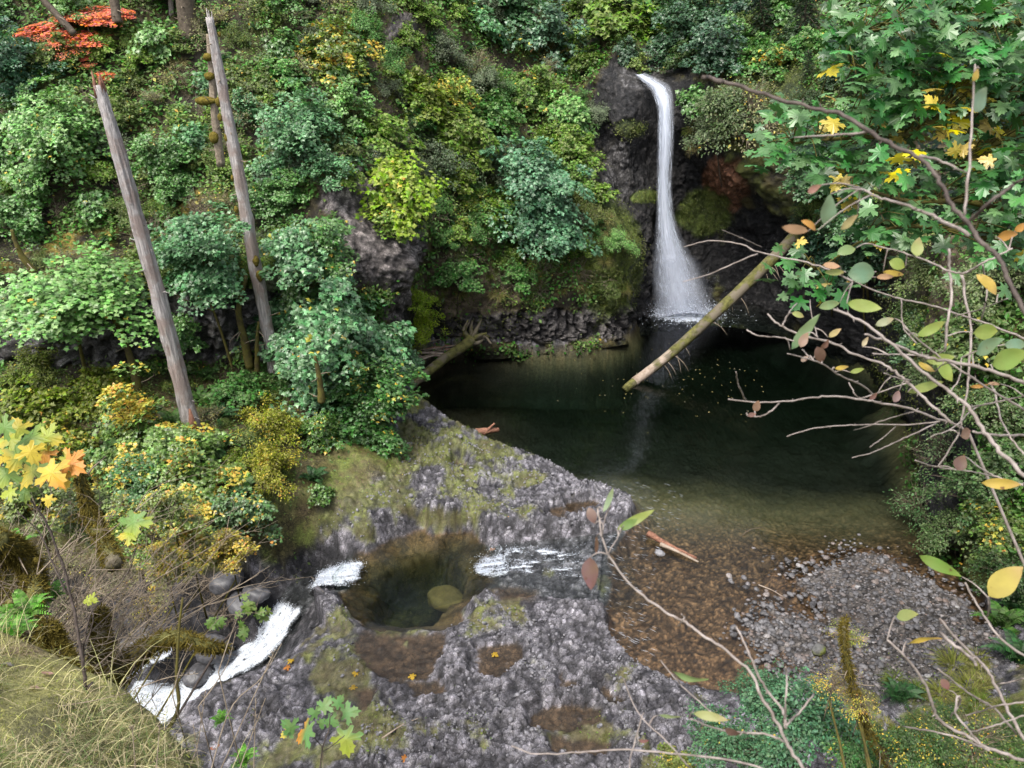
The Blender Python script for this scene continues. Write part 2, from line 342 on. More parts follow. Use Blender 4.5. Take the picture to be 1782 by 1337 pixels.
def ground_z(X, Y, detail=True, want=False):
    sh = X.shape; X = X.ravel(); Y = Y.ravel(); P = np.stack([X, Y, X*0], 1)
    h = np.full(X.shape, .5)
    for c, w in zip(CT, RW): h = h + w*np.hypot(X-c[0], Y-c[1])
    h = np.clip(h, -1.5, 5)
    base = h.copy()
    n1 = fbm(P, .45, 4, 3); n2 = fbm(P, 1.6, 4, 9); n3 = fbm(P, 4.5, 3, 21)
    wp = P+np.stack([fbm(P, 1.5, 2, 31), fbm(P, 1.5, 2, 41), X*0], 1)*.28
    f1, f2, idr = worley(wp*np.array([4.4, 4.4, 1])+[0, 0, .5], 5); g1, g2, idr2 = worley(wp*np.array([10., 10., 1])+[0, 0, .5], 15)
    lump = (.02+.12*idr)*sm(0, .22, f2-f1)+(.01+.05*idr2)*sm(0, .22, g2-g1)+.03*(1-np.clip(f1/.75, 0, 1)**2)
    crack = sm(.0, .12, f2-f1)
    # bench stays bench near the river, vegetated ground elsewhere is softer
    rocky = sm(1.25, .75, base+n1*.3)
    h = h + n1*.16 + n2*.12 + n3*.03 + rocky*(lump*(.45+.8*sm(-.3, .4, n1+n2*.5))-.05) + (1-rocky)*(n1*.25)
    sd = poly_sd(POOL, X+n2*.25, Y+n1*.2)
    bsd = poly_sd(BAR, X+n2*.9, Y+n1*1.0)
    # pool bed
    shal = .20+.30*sm(13, 20, Y)+.9*sm(17.5, 27, Y+.2*(X-5)+n1)+1.5*sm(21, 35, Y+n1)
    lf = sm(3.5, -2.5, X)*sm(33, 29, Y)          # shallow shelf on the left
    shal = shal*(1-.4*lf)
    bed = -np.minimum(shal, .12+np.maximum(sd, 0)*np.where(Y > 29, 2.2, .9)) + (n2*.05+n3*.03) + .05*(1-np.clip(g1/.7, 0, 1)**2)
    ko = sm(-.12, .12, sd)
    h = h*(1-ko)+bed*ko
    h = np.where((sd > -.6) & (sd < 0), np.maximum(h, -.02+np.minimum(-sd*1.2, .2)), h)
    kb = sm(-.7, .5, bsd)
    hb = .035+n1*.09+n2*.07+.10*sm(8, 12.5, X)*sm(.5, 2., bsd)
    h = np.maximum(h, hb*kb+(-.25)*(1-kb))*(bsd > -.7)+h*(bsd <= -.7)
    # left beach
    # basin
    kd = poly_sd(BASIN, X+n2*.5+n3*.1, Y+n2*.45)
    hbz = -.44-np.minimum(np.maximum(kd, 0)*.55+np.maximum(kd-.7, 0)*1.6, 1.25)+n2*.16
    k2 = sm(-.55, .05, kd); h = h*(1-k2)+np.minimum(h, hbz)*k2
    # channel and gorge
    d, cz, cw, side, al = near_path(X+n2*.12, Y+n1*.12)
    wall = np.where(al < 6.3, .6, np.where(al < 8.5, 1.0, np.where(side > 0, 2.6, 1.7)))
    gz = cz-.14+n3*.04+lump*.5
    kk = sm(0, 1, (d-cw)/wall); prof = np.power(kk, np.where(side > 0, .8, .7))
    hg = gz+(h-gz)*prof
    h = np.where(al < 16.9, np.minimum(h, hg), h)
    gor = sm(1.0, .2, prof)*(al > 6)
    # puddles
    pud = np.zeros(X.shape)
    for pp in PUD:
        s2 = poly_sd(pp, X+n2*.25, Y+n2*.22+n3*.05); k3 = sm(-.22, .08, s2); h = h*(1-k3)+np.minimum(h, .02+n3*.04-.05*np.clip(s2, 0, 1)+lump*.35)*k3; pud = np.maximum(pud, k3)
    # the slope on the camera's side
    Yf = np.interp(X, [-30, -16, -11, -6, -3, 2, 4, 8, 12, 30], [12, 11.5, 10., 8.6, 8.2, 8.4, 10.2, 11.2, 12.4, 15])
    zc = (Yf-Y)*1.42+n1*.8+n2*.25-.4*np.abs(n2)
    zc = zc+np.interp(X, [-16, -11, -6], [-3.5, -3.2, 0])*sm(6, 11, Y)
    zc = np.minimum(zc, 12.6)
    h = np.maximum(h, zc)
    bk = poly_sd(BANKP, X+n2*.08, Y+n2*.06)
    hb2 = 11.42+.28*np.clip(bk, 0, 3)+.30*sm(0, .9, bk)+n2*.10+n3*.03-sm(.0, -1., bk)*9+n1*.1
    h = np.where(bk > -1.2, np.maximum(h, hb2), h)
    # far sides rise under the cliffs
    if want:
        return h.reshape(sh), dict(base=base, n1=n1, n2=n2, n3=n3, rocky=rocky, sd=sd, bsd=bsd, kd=kd, d=d, cw=cw, al=al, gor=gor, crack=crack, idr=idr, idr2=idr2, bk=bk, zc=zc, side=side, pud=pud, f1=f1, g1=g1, kb=kb)
    return h.reshape(sh)
def axis(segs):
    out = []
    for a, b, s in segs: out.append(np.arange(a, b-1e-6, s))
    return np.concatenate(out+[[segs[-1][1]]])
gx = axis([(-60, -30, 2), (-30, -14, .3), (-14, -9, .09), (-9, 9, .046), (9, 14, .07), (14, 22, .2), (22, 60, 2)])
gy = axis([(-12, 0, .5), (0, 1.6, .12), (1.6, 4.2, .05), (4.2, 10, .15), (10, 21, .046), (21, 28, .09), (28, 42, .25), (42, 70, 2)])
GX, GY = np.meshgrid(gx, gy)
GZ, A = ground_z(GX, GY, want=True)
def gridF(nu, nv):
    i = np.arange(nv-1)[:, None]*nu+np.arange(nu-1)[None]; return np.stack([i, i+1, i+nu+1, i+nu], -1).reshape(-1, 4)
def C3(r, g, b): return np.array([[r, g, b]])
def lerp(a, b, k): return a+(b-a)*k[:, None]
gp = np.stack([GX.ravel(), GY.ravel(), GZ.ravel()], 1)
zz = gp[:, 2]
gfx = np.gradient(GZ, gx, axis=1).ravel(); gfy = np.gradient(GZ, gy, axis=0).ravel(); slope = np.hypot(gfx, gfy)
n2_ = A['n2'].ravel(); big = fbm(gp, .35, 3, 71); mid = fbm(gp, 1.1, 4, 81); fin = fbm(gp, 3.5, 3, 91); hf = fbm(gp, 11, 2, 95)
cr = A['crack']
rock = lerp(C3(.075, .072, .082), C3(.235, .225, .255), sm(-.35, .5, fin+.5*(A['idr']-.5)+hf*.5)); rock = rock*(.25+.75*cr[:, None])
rock = rock*(.60+.65*A['idr2'][:, None])
rock = lerp(rock, C3(.34, .33, .345)*np.ones((len(zz), 1)), sm(.35, .6, hf+fin*.5)*.5)
rock = lerp(rock, C3(.02, .02, .023)*np.ones((len(zz), 1)), sm(.42, .75, A['f1'])*.55)
moss = lerp(C3(.06, .065, .016), C3(.135, .15, .035), sm(-.4, .4, fin)); moss = lerp(moss, C3(.11, .085, .045)*np.ones((len(zz), 1)), sm(.1, .5, mid+hf*.3)*.6)
soil = lerp(C3(.03, .024, .015), C3(.08, .065, .028), sm(-.4, .4, mid+fin*.5))
ppx, ppy = proj(gp)
mk = sm(.0, .22, mid+.45*big+.25*fin+.18*(zz-.3)+.10*sm(14, 11, gp[:, 1])-.35*A['gor']+.16*sm(950, 850, ppy)*sm(1000, 800, ppx)*sm(690, 760, ppy)-.12)
col = lerp(rock, moss, mk*.85)
veg = sm(.80, 1.2, A['base']+A['n1']*.4+n2_*.2); mound = lerp(C3(.08, .07, .025), C3(.115, .14, .032), sm(-.3, .4, fin+mid)); mound = lerp(mound, C3(.12, .09, .05)*np.ones((len(zz), 1)), sm(.15, .5, big+fin*.5))
MND = ppoly([(430,990),(470,930),(500,880),(560,830),(630,770),(700,775),(735,815),(765,870),(750,915),(690,925),(600,950),(520,975)], .5); mps = poly_sd(MND, gp[:, 0]+n2_*.5, gp[:, 1]+fin*.3)
veg = veg*np.maximum(sm(-.3, .5, mps), sm(620, 560, ppx)); col = lerp(col, mound, veg); col = lerp(col, soil, sm(1.5, 2.0, A['base'])*sm(760, 680, ppx))
# dark wet rock in the gorge
wet = np.clip(A['gor'], 0, 1); wr = lerp(C3(.018, .018, .021), C3(.085, .082, .09), sm(-.1, .5, fin+hf*.6+(A['idr']-.5)*.5))
col = lerp(col, wr, sm(.1, .5, wet+mid*.2)*sm(-0.1, -.5, zz+fin*.2))
# wet margin, beds
marg = sm(-.35, .0, A['sd'])*sm(.2, .02, zz); col = lerp(col, C3(.05, .047, .05)*np.ones((len(zz), 1)), marg*.6)
cob = lerp(C3(.05, .027, .013), C3(.25, .145, .075), sm(.1, .9, A['idr2']*.7+.3*A['idr']))*(.35+.65*sm(.55, .25, A['g1']))[:, None]
inp = sm(-.05, .1, A['sd'])*sm(.05, -.03, zz)
cob = lerp(cob, C3(.17, .15, .08)*np.ones((len(zz), 1)), sm(19, 22, gp[:, 1])*.6); cob = lerp(cob, C3(.022, .02, .016)*np.ones((len(zz), 1)), sm(-.65, -1.5, zz)); cob = lerp(cob, C3(.035, .022, .015)*np.ones((len(zz), 1)), sm(1.5, -1.5, gp[:, 0])*sm(20, 22, gp[:, 1])*.8)
col = lerp(col, cob, inp)
bas = sm(-.3, 0, A['kd'])*sm(-.3, -.4, zz); col = lerp(col, lerp(C3(.035, .022, .010), C3(.13, .08, .035), sm(-.3, .4, mid+fin*.4)), bas)
col = lerp(col, C3(.085, .055, .032)*np.ones((len(zz), 1))*(.5+.5*sm(-.3, .4, fin+hf))[:, None], A['pud']*sm(.11, .07, zz))
grav = lerp(C3(.03, .026, .024), C3(.14, .125, .115), sm(.1, .9, A['idr2'])); col = lerp(col, grav, sm(-.3, .3, A['bsd'])*sm(-.04, .02, zz)*sm(10.2, 11, gp[:, 1]))
# camera-side slope and mossy crest
nearside = sm(-.1, .4, A['zc']-A['base'])*sm(-.2, .3, zz-A['base']); col = lerp(col, lerp(soil, moss, sm(0, .4, mid)*.5), nearside)
top = sm(-.35, .05, A['bk']); mb = lerp(C3(.22, .21, .08), C3(.09, .085, .04), sm(-.3, .3, fin+hf*.6)); mb = lerp(mb, C3(.16, .11, .07)*np.ones((len(zz), 1)), sm(.15, .45, mid+hf*.3)*.7)
col = lerp(col, mb, top)
a_ = np.clip(1-mk*.6, 0, 1)*(1-inp)*(1-top)
ground_me = mesh('ground', gp, gridF(len(gx), len(gy)), M['ground'], True, np.hstack([np.clip(col, 0, 1), a_[:, None]]))
tag(obj('ground', ground_me), kind='structure')
# ------------------------------------------------------------------ cliffs: stations left to right, each a rising profile (pixel, pixel, distance)
ST = [
 [(-700,760,20),(-700,640,20.5),(-710,500,22),(-720,350,25),(-730,150,29),(-740,-50,34),(-760,-250,40),(-780,-450,47)],
 [(-250,720,23),(-250,640,23.3),(-250,510,24.2),(-260,350,27.5),(-270,150,31.5),(-280,-50,36),(-300,-250,42),(-320,-450,48)],
 [(100,690,23.4),(100,655,23.6),(100,500,24.0),(95,400,26.5),(90,200,30),(80,0,34),(80,-200,40),(80,-420,47)],
 [(300,690,24),(300,650,24.2),(305,510,24.6),(310,400,27),(320,200,30.5),(330,0,34.5),(330,-200,41),(330,-420,48)],
 [(470,680,25),(470,640,25.2),(470,500,25.6),(480,390,27.2),(500,200,31),(520,0,35.5),(520,-200,42),(520,-420,49)],
 [(600,690,27.5),(600,620,27),(590,480,26.6),(590,330,27.6),(610,210,31),(640,20,36.5),(650,-180,43),(650,-400,50)],
 [(690,680,30),(690,590,29.4),(700,490,27.8),(710,420,28.4),(690,270,32),(720,50,38),(730,-170,45),(730,-400,52)],
 [(740,640,32.6),(740,590,32.6),(745,500,32),(745,400,31.8),(750,260,34.5),(790,60,40.5),(800,-150,48),(800,-380,56)],
 [(900,622,33),(900,590,33.4),(900,520,33.6),(900,430,34.6),(900,290,37),(890,130,42),(900,-80,50),(900,-350,60)],
 [(1020,610,33.6),(1020,575,34.),(1030,510,33.9),(1035,420,34.8),(1010,300,36.8),(980,170,41),(980,20,50),(980,-300,64)],
 [(1085,600,34.2),(1088,560,34.9),(1092,500,34.9),(1088,420,35.3),(1050,300,37.2),(1012,190,40),(1010,100,45),(1030,-260,68)],
 [(1106,590,36),(1108,540,36.6),(1110,480,36.8),(1106,400,37.2),(1066,290,38.8),(1036,190,40),(1036,118,42),(1060,-250,72)],
 [(1135,580,37.6),(1135,540,38),(1133,460,38.2),(1130,385,38.6),(1105,290,38.9),(1090,210,38.8),(1085,128,40.8),(1100,-240,74)],
 [(1185,575,38.4),(1185,530,39.2),(1180,460,39.8),(1175,380,40.4),(1165,290,40.6),(1155,210,40.2),(1155,128,41.2),(1150,-240,76)],
 [(1250,570,38.6),(1250,525,39.6),(1248,450,40.6),(1245,380,41.2),(1228,300,40.4),(1215,220,39.2),(1210,118,41),(1220,-230,74)],
 [(1340,580,37.6),(1335,530,38.4),(1330,460,39.2),(1310,390,39.2),(1265,300,37.6),(1265,210,37.6),(1290,90,41),(1300,-240,66)],
 [(1440,620,34.6),(1430,560,35),(1420,480,35.6),(1400,400,35.4),(1370,310,34.8),(1370,210,35.6),(1400,60,40),(1420,-260,58)],
 [(1545,690,29.8),(1550,620,30),(1560,540,30.2),(1560,440,30.4),(1540,320,31),(1540,200,32.6),(1560,20,37),(1600,-300,50)],
 [(1600,870,21.6),(1615,810,21.9),(1640,700,22.3),(1660,560,22.8),(1680,400,23.6),(1700,240,25.6),(1720,40,29),(1760,-280,38)],
 [(1690,1060,17),(1720,980,17.3),(1770,850,17.8),(1820,680,18.4),(1870,480,19.4),(1910,280,21),(1960,60,24),(2050,-250,31)],
 [(1800,1240,13.8),(1860,1150,14),(1960,980,14.4),(2060,780,15),(2150,560,16),(2230,340,17.5),(2320,80,20),(2500,-250,26)],
 [(2150,1400,11),(2250,1250,11.2),(2400,1000,11.6),(2600,760,12),(2750,500,13),(2900,250,14.5),(3100,0,17),(3400,-300,22)],
]
G0 = np.array([[UY(*p) for p in s] for s in ST])           # stations x levels x 3
NS, NL = G0.shape[:2]
MU, MV = 34, 46
G1 = np.array([mono(G0[i], (NL-1)*MV+1) for i in range(NS)])   # along levels
def along(Gr, n): return np.stack([mono(Gr[:, j], n) for j in range(Gr.shape[1])], 1)
G2 = along(G1, (NS-1)*MU+1)                                # nu x nv x 3
nu, nv = G2.shape[:2]
cp = G2.transpose(1, 0, 2)                                  # nv x nu
du = np.gradient(cp, axis=1); dv = np.gradient(cp, axis=0); cn = norm(np.cross(du, dv)).reshape(-1, 3); cp = cp.reshape(-1, 3)
cpx0, cpy0 = proj(cp)
# rock / soil character and recess shade, painted in patches on the rock itself: px, py, rx, ry, kind
PATCH = [('wet',1150,350,130,260),('wet',1085,190,62,100),('wet',1330,470,90,120),('wet',1480,560,100,90),('wet',1560,640,60,160),('grey',1072,340,26,100),  # near-black 'wet' also paints shade into the alcove right of the fall
 ('moss',1225,370,48,42),('mossd',1100,225,30,16),('moss',1125,342,22,12),('red',1262,320,38,48),('purple',650,400,75,95),('purple',600,330,50,50),('purple',720,430,25,50),('purple',700,520,30,60),
 ('grey',100,580,220,68),('grey',330,560,120,70),('grey',-200,580,200,70),('grey',470,560,80,70),('soil',700,120,55,110),('purple',700,60,30,30),('soil',820,520,110,70),('col',930,570,180,28),('col',1060,550,45,45),('moss',1060,450,55,110),
 ('soil',1600,500,90,300),('wet',1650,800,60,160),('gold',130,440,200,45),('gold',350,370,80,40),('mossd',1400,180,120,100),('wet',740,560,40,40),('grey',1115,130,40,22)]  # the 'wet' patch here is the hollow's shade put into the rock colour
nA = fbm(cp, .5, 4, 101); nB = fbm(cp, 1.7, 4, 111); nC = fbm(cp, 5, 3, 121); nD = fbm(cp, 13, 2, 131)
W = {k: np.zeros(len(cp)) for k in ('wet','grey','moss','mossd','red','purple','soil','col','gold')}
for k, a, b, rx, ry in PATCH:
    q = np.sqrt(((cpx0-a)/rx)**2+((cpy0-b)/ry)**2)+nB*.28+nC*.12
    W[k] = np.maximum(W[k], sm(1.12, .88, q))
rk = np.clip(W['wet']+W['grey']+W['red']+W['purple']+W['col'], 0, 1)*(1-W['moss'])*(1-W['mossd'])
q3 = cp+np.stack([nB, nC, nB], 1)*.15
w1, w2, wid = worley(q3*np.array([1.1, 1.1, .8]), 201); v1, v2, vid = worley(q3*np.array([2.6, 2.6, 1.5]), 211); c1_, c2_, cid = worley(cp*np.array([2.6, 2.6, .5]), 221)
disp = nA*.55+nB*.22*(1-.5*W['wet'])+nC*.08
blocky = (wid-.5)*.5+(vid-.5)*.24-.25*sm(.08, 0, w2-w1)-.12*sm(.08, 0, v2-v1)+(1-np.abs(nB))*.1+nC*.08
colm = (cid-.5)*.4-.25*sm(.12, 0, c2_-c1_)
disp = disp+rk*blocky*.8*(1-.65*W['wet'])*(1-.7*W['purple'])+W['col']*colm+W['grey']*(cpx0 < 600)*colm*.7
disp = disp-.0*W['soil']
disp = disp*(1-.95*np.exp(-((cpx0-1145)/45)**2)*sm(420, 160, cpy0))-.35*np.exp(-((cpx0-1145)/45)**2)*sm(420, 160, cpy0)*(cpy0 > 100)   # the lip of the fall is worn smooth
cp2 = cp - cn*disp[:, None]*np.sign((cn*(CAM-cp)).sum(1)).mean()*-1
one = np.ones((len(cp), 1))
rockc = lerp(C3(.055, .05, .05), C3(.17, .155, .15), sm(-.3, .5, nC+nD*.5+(vid-.5)*.6))
cc = lerp(C3(.022, .018, .012), C3(.08, .065, .025), sm(-.4, .4, nB+nC*.5)); cc = lerp(cc, C3(.09, .105, .02)*one, sm(.0, .4, nA+nC*.4)*.7); cc = lerp(cc, C3(.02, .022, .012)*one, sm(.1, .4, nD)*.5)
cc = lerp(cc, lerp(C3(.06, .045, .03), C3(.16, .125, .085), sm(-.3, .4, nC+nD*.4)), W['soil'])
ck = (.35+.65*sm(0, .1, v2-v1))[:, None]
cc = lerp(cc, (lerp(C3(.07, .066, .066), C3(.34, .33, .34), sm(-.05, .6, nC*.8+nD*.8+(vid-.5)*.5)))*ck, W['grey']*.9)
cc = lerp(cc, (lerp(C3(.08, .07, .068), C3(.34, .30, .29), sm(-.3, .6, nC+nD*.7)))*ck, W['purple'])
cc = lerp(cc, rockc*(.25+.75*sm(0, .15, c2_-c1_))[:, None], W['col'])
cc = lerp(cc, lerp(C3(.008, .008, .009), C3(.045, .042, .042), sm(-.0, .6, nC+nD*.9)), W['wet']*(1-W['grey']*.45))  # near-black tone: wet rock, plus painted shade of alcove and hollow
cc = lerp(cc, lerp(C3(.12, .05, .025), C3(.30, .14, .08), sm(-.3, .4, nC)), W['red'])
cc = lerp(cc, lerp(C3(.045, .065, .012), C3(.11, .15, .025), sm(-.3, .4, nC)), W['moss']*.9)
cc = lerp(cc, lerp(C3(.02, .03, .01), C3(.06, .075, .018), sm(-.3, .4, nC)), W['mossd'])
cc = lerp(cc, lerp(C3(.10, .075, .012), C3(.22, .17, .035), sm(-.3, .4, nC+nB)), W['gold']*sm(-.1, .2, nB))
cliff_me = mesh('cliffs', cp2, gridF(nu, nv), M['cliff'], True, np.hstack([np.clip(cc, 0, 1), (rk*.8+.1)[:, None]]))
tag(obj('hillside', cliff_me), kind='structure')
# ------------------------------------------------------------------ for placing plants on the terrain
def sub_grid(P, nu_, nv_, s):
    g = P.reshape(nv_, nu_, 3)[::s, ::s]; return g.reshape(-1, 3), gridF(g.shape[1], g.shape[0])
va, fa = sub_grid(cp2, nu, nv, 3); vb, fb = sub_grid(gp, len(gx), len(gy), 4)
BV = BVHTree.FromPolygons([tuple(v) for v in np.vstack([va, vb]).tolist()], [tuple(f) for f in np.vstack([fa, fb+len(va)]).tolist()])
BVC = BVHTree.FromPolygons([tuple(v) for v in va.tolist()], [tuple(f) for f in fa.tolist()])
def cast(px, py, tmin=6.):
    d = ray(px, py); L = np.linalg.norm(d); dn = d/L; o = CAM+dn*tmin*L
    hit = BV.ray_cast(Vector(o), Vector(dn), 200)
    if hit[0] is None: return None
    n = np.array(hit[1]); 
    if n@dn > 0: n = -n
    p = np.array(hit[0]); return p, n, ((p-CAM)@np.array([0, ct, -st_]))
def drop(x, y, z0=30):
    h = BV.ray_cast(Vector((x, y, z0)), Vector((0, 0, -1)), 100); return np.array(h[0]) if h[0] else None
def foam_sheet_mat():
    t = NT('foam_sheet'); a = t.n('ShaderNodeAttribute', attribute_name='Col').outputs[0]; n = t.noise(22., 4, .65, t.pos()); n2 = t.noise(70., 2, .6, t.pos())
    al = t.math('MULTIPLY', a, t.ramp(t.math('ADD', t.math('MULTIPLY', n, .7), t.math('MULTIPLY', a, .35)), [(.44, .0), (.72, 1)]), clamp=True)
    d = t.princ(t.mix(n, (.42, .48, .56), (.80, .84, .90)), .4, .4, t.bump(t.math('ADD', n, n2), .8, .03)); m2 = t.n('ShaderNodeMixShader'); t.set(m2, 0, al); t.set(m2, 1, t.n('ShaderNodeBsdfTransparent').outputs[0]); t.set(m2, 2, d); return t.surf(m2.outputs[0])
M['foam_sheet'] = foam_sheet_mat()
# ================================================================== WATER
def sheet(name, poly, z, mat, depth=None, label=None):
    import mathutils
    P = [Vector((a, b, 0)) for a, b in poly[:, :2]]; tri = mathutils.geometry.tessellate_polygon([P])
    n = len(P); V = [(p.x, p.y, z) for p in P]; F3 = [t if (P[t[1]]-P[t[0]]).cross(P[t[2]]-P[t[0]]).z > 0 else t[::-1] for t in tri]
    F4 = []
    if depth:
        V += [(p.x, p.y, z-depth) for p in P]; F3 += [tuple(i+n for i in t[::-1]) for t in F3[:]]
        ccw = sum(P[i].x*P[(i+1) % n].y-P[(i+1) % n].x*P[i].y for i in range(n)) > 0
        for i in range(n):
            j = (i+1) % n; F4.append((i, i+n, j+n, j) if ccw else (i, j, j+n, i+n))
    o = obj(name, mesh(name, V, [F3]+([F4] if F4 else []), mat, False)); tag(o, kind='structure'); return o
def grow(poly, d):
    c = poly.mean(0); n = len(poly); out = []
    a = sum(poly[i][0]*poly[(i+1) % n][1]-poly[(i+1) % n][0]*poly[i][1] for i in range(n)); s = 1 if a > 0 else -1
    for i in range(n):
        e = norm(poly[(i+1) % n]-poly[i-1]); out.append(poly[i]+s*d*np.array([e[1], -e[0]]))
    return np.array(out)
FB = UZ(1185, 545, 0)
PW = grow(POOL, .25)
sheet('pool_water', PW, 0., water_mat('pool_water_surface', (.96, .96, .95), .52, 1., .25, near=tuple(FB)), 7.)
sheet('basin_water', grow(BASIN, .35), -.40, water_mat('basin_water_surface', (.9, .93, .9), 1.1, 1.4, .5), 3.)
pm = water_mat('puddle_surface', (.92, .92, .9), 0, 1., .02)
for i, pp in enumerate(PUD): sheet('puddle_water', grow(pp, .3), .085, pm)
def path_eval(Pth, t):
    n = len(Pth); x = np.clip(t, 0, n-1-1e-6); i = x.astype(int); f = (x-i)[:, None]; return Pth[i]*(1-f)+Pth[i+1]*f
def strands(mb, Pth, n, ln, wd, hh, seed, side=None, segs=5, spread=1., t0=0., t1=1., ease=None, foll=False):
    """thin streaks of water following a path; Pth rows x,y,z,halfwidth"""
    r = R_(seed); N = len(Pth)-1
    s = (t0+(t1-t0)*(r.uniform(0, 1, n)*.55+r.beta(1.6, 1.6, n)*.45))*N; u = np.tanh(r.normal(0, .5, n)*1.1)*spread*r.uniform(.75, 1.15, n); L = r.uniform(*ln, n); W_ = r.uniform(*wd, n); H_ = r.uniform(*hh, n)*(1-.7*np.abs(u))
    seglen = np.linalg.norm(np.diff(Pth[:, :3], axis=0), axis=1).mean()
    rows = []
    wig = r.uniform(-.12, .12, n)
    for k in range(segs+1):
        f = k/segs; tt = np.clip(s+(f-.5)*L/seglen, 0, N); p = path_eval(Pth, tt); q = path_eval(Pth, np.clip(tt+.05, 0, N)); q0 = path_eval(Pth, np.clip(tt-.05, 0, N))
        T = norm(q[:, :3]-q0[:, :3]); sd_ = side if side is not None else norm(np.cross(T, np.array([0, 0, 1.]))); sd_ = np.broadcast_to(sd_, T.shape)
        up = norm(np.cross(sd_, T)); up = np.where(up[:, 2:3] < 0, -up, up) if side is None else up
        c = p[:, :3]+sd_*(u+wig*math.sin(f*3))[:, None]*p[:, 3:4]+up*H_[:, None]
        w = (W_*math.sin(PI*(.08+.84*f)))[:, None]
        rows.append(np.stack([c-sd_*w, c+sd_*w], 1))
    V = np.stack(rows, 1).reshape(n, -1, 3); k = np.arange(segs)[:, None]*2; Fq = np.concatenate([k, k+1, k+3, k+2], 1)
    F_ = (Fq[None]+(np.arange(n)*(segs+1)*2)[:, None, None]).reshape(-1, 4); mb.add(V.reshape(-1, 3), F_)
def ribbon(Pth, n, side, off, mat, name, parent, vlen=1., bulge=.15, seed=0, m=14, e0=True, e1=True):
    P = bez(Pth, n); u = np.linspace(-1, 1, m)
    T = norm(np.gradient(P[:, :3], axis=0)); sd_ = norm(np.cross(T, np.array([0, 0, 1.]))) if side is None else np.broadcast_to(side, T.shape); up = np.cross(sd_, T)
    up = np.where((up[:, 2:3] < 0), -up, up) if side is None else up
    V = P[:, None, :3]+sd_[:, None]*(u[None, :, None]*P[:, None, 3:4])+up[:, None]*(off+bulge*P[:, None, 3:4]*(1-u[None, :, None]**2))
    V = V.reshape(-1, 3); nz = fbm(V*np.array([3, 3, .8]), 1., 3, seed); V = V+np.repeat(up, m, 0)*nz[:, None]*.06
    L = np.concatenate([[0], np.cumsum(np.linalg.norm(np.diff(P[:, :3], axis=0), axis=1))])
    uv = np.stack(np.meshgrid((u+1)/2, L/vlen), -1).reshape(-1, 2)
    fd = np.repeat(sm(0, .10, np.linspace(0, 1, n)) if e0 else np.ones(n), m)*np.repeat(sm(1, .88, np.linspace(0, 1, n)) if e1 else np.ones(n), m)
    return obj(name, mesh(name, V, gridF(m, n), mat, True, uv=uv, cols=np.stack([fd]*3, 1)), parent)
# tall fall -----------------------------------------------------------
WF = [(1112,127,40.9,.25),(1130,137,40.1,.40),(1148,152,39.3,.45),(1158,190,38.6,.34),(1158,250,38.2,.34),(1156,310,38.0,.32),(1157,360,37.8,.36),(1161,400,37.6,.50),(1168,435,37.4,.75),(1176,475,37.2,1.0),(1184,515,37.0,1.15),(1192,546,36.9,1.4)]
WFP = np.array([[*UY(a, b, Y), w] for a, b, Y, w in WF])
side = np.array([1., 0, 0])
wf = empty('waterfall', WFP[-1][:3], 'tall narrow white waterfall dropping down dark rock into the deep pool', 'waterfall')
def rel(o, par): o.matrix_parent_inverse = Matrix.Translation(-Vector(par.location)); return o
rel(ribbon(WFP*np.array([1, 1, 1, 1.25]), 120, side, 0., M['fall'], 'water_sheet', wf, 2.0, .35, 1, e0=False, e1=False), wf)
rel(ribbon(WFP*np.array([1, 1, 1, .7])+np.array([-.05, -.15, 0, 0]), 120, side, .05, fall_mat('falling_water_core', .6, 14, .9), 'water_core', wf, 1.2, .3, 3, e0=False, e1=False), wf)
mb = MB(); strands(mb, WFP, 1500, (.2, .7), (.003, .010), (-.05, .38), 5, side, spread=.95)
strands(mb, WFP, 500, (.06, .3), (.004, .014), (-.05, .6), 6, side, t0=.6, t1=1., spread=1.0)
rel(mb.build('water_strands', M['foam'], wf), wf)
MP = WFP[8:].copy(); MP[:, 3] *= 1.12; MP = np.vstack([MP, MP[-1]+np.array([0, 0, -.15, .25])])
for k in range(3): rel(ribbon(MP+np.array([.12*k-.1, -.25-.22*k, 0, .12*k]), 60, side, .0, fall_mat('mist_'+str(k), .35, 2.5+k, .35, .42), 'mist', wf, 1.5, .5, 40+k, e1=False), wf)
gx_ = np.linspace(-1, 1, 70); GXX, GYY = np.meshgrid(gx_, gx_); V = np.stack([FB[0]+.25+GXX.ravel()*2.7, FB[1]-.35+GYY.ravel()*1.7, np.full(4900, .03)], 1); q_ = fbm(V*np.array([1., 1.6, 1]), 2.2, 4, 9); V[:, 2] += .05*q_
al = sm(1., .25, np.hypot(GXX, GYY).ravel()+q_*.7)*sm(-.35, .25, q_+.45*(1-np.hypot(GXX, GYY).ravel()))
rel(obj('foam_ring', mesh('foam_ring', V, gridF(70, 70), M['foam_sheet'], True, cols=np.stack([al]*3, 1)), wf), wf)
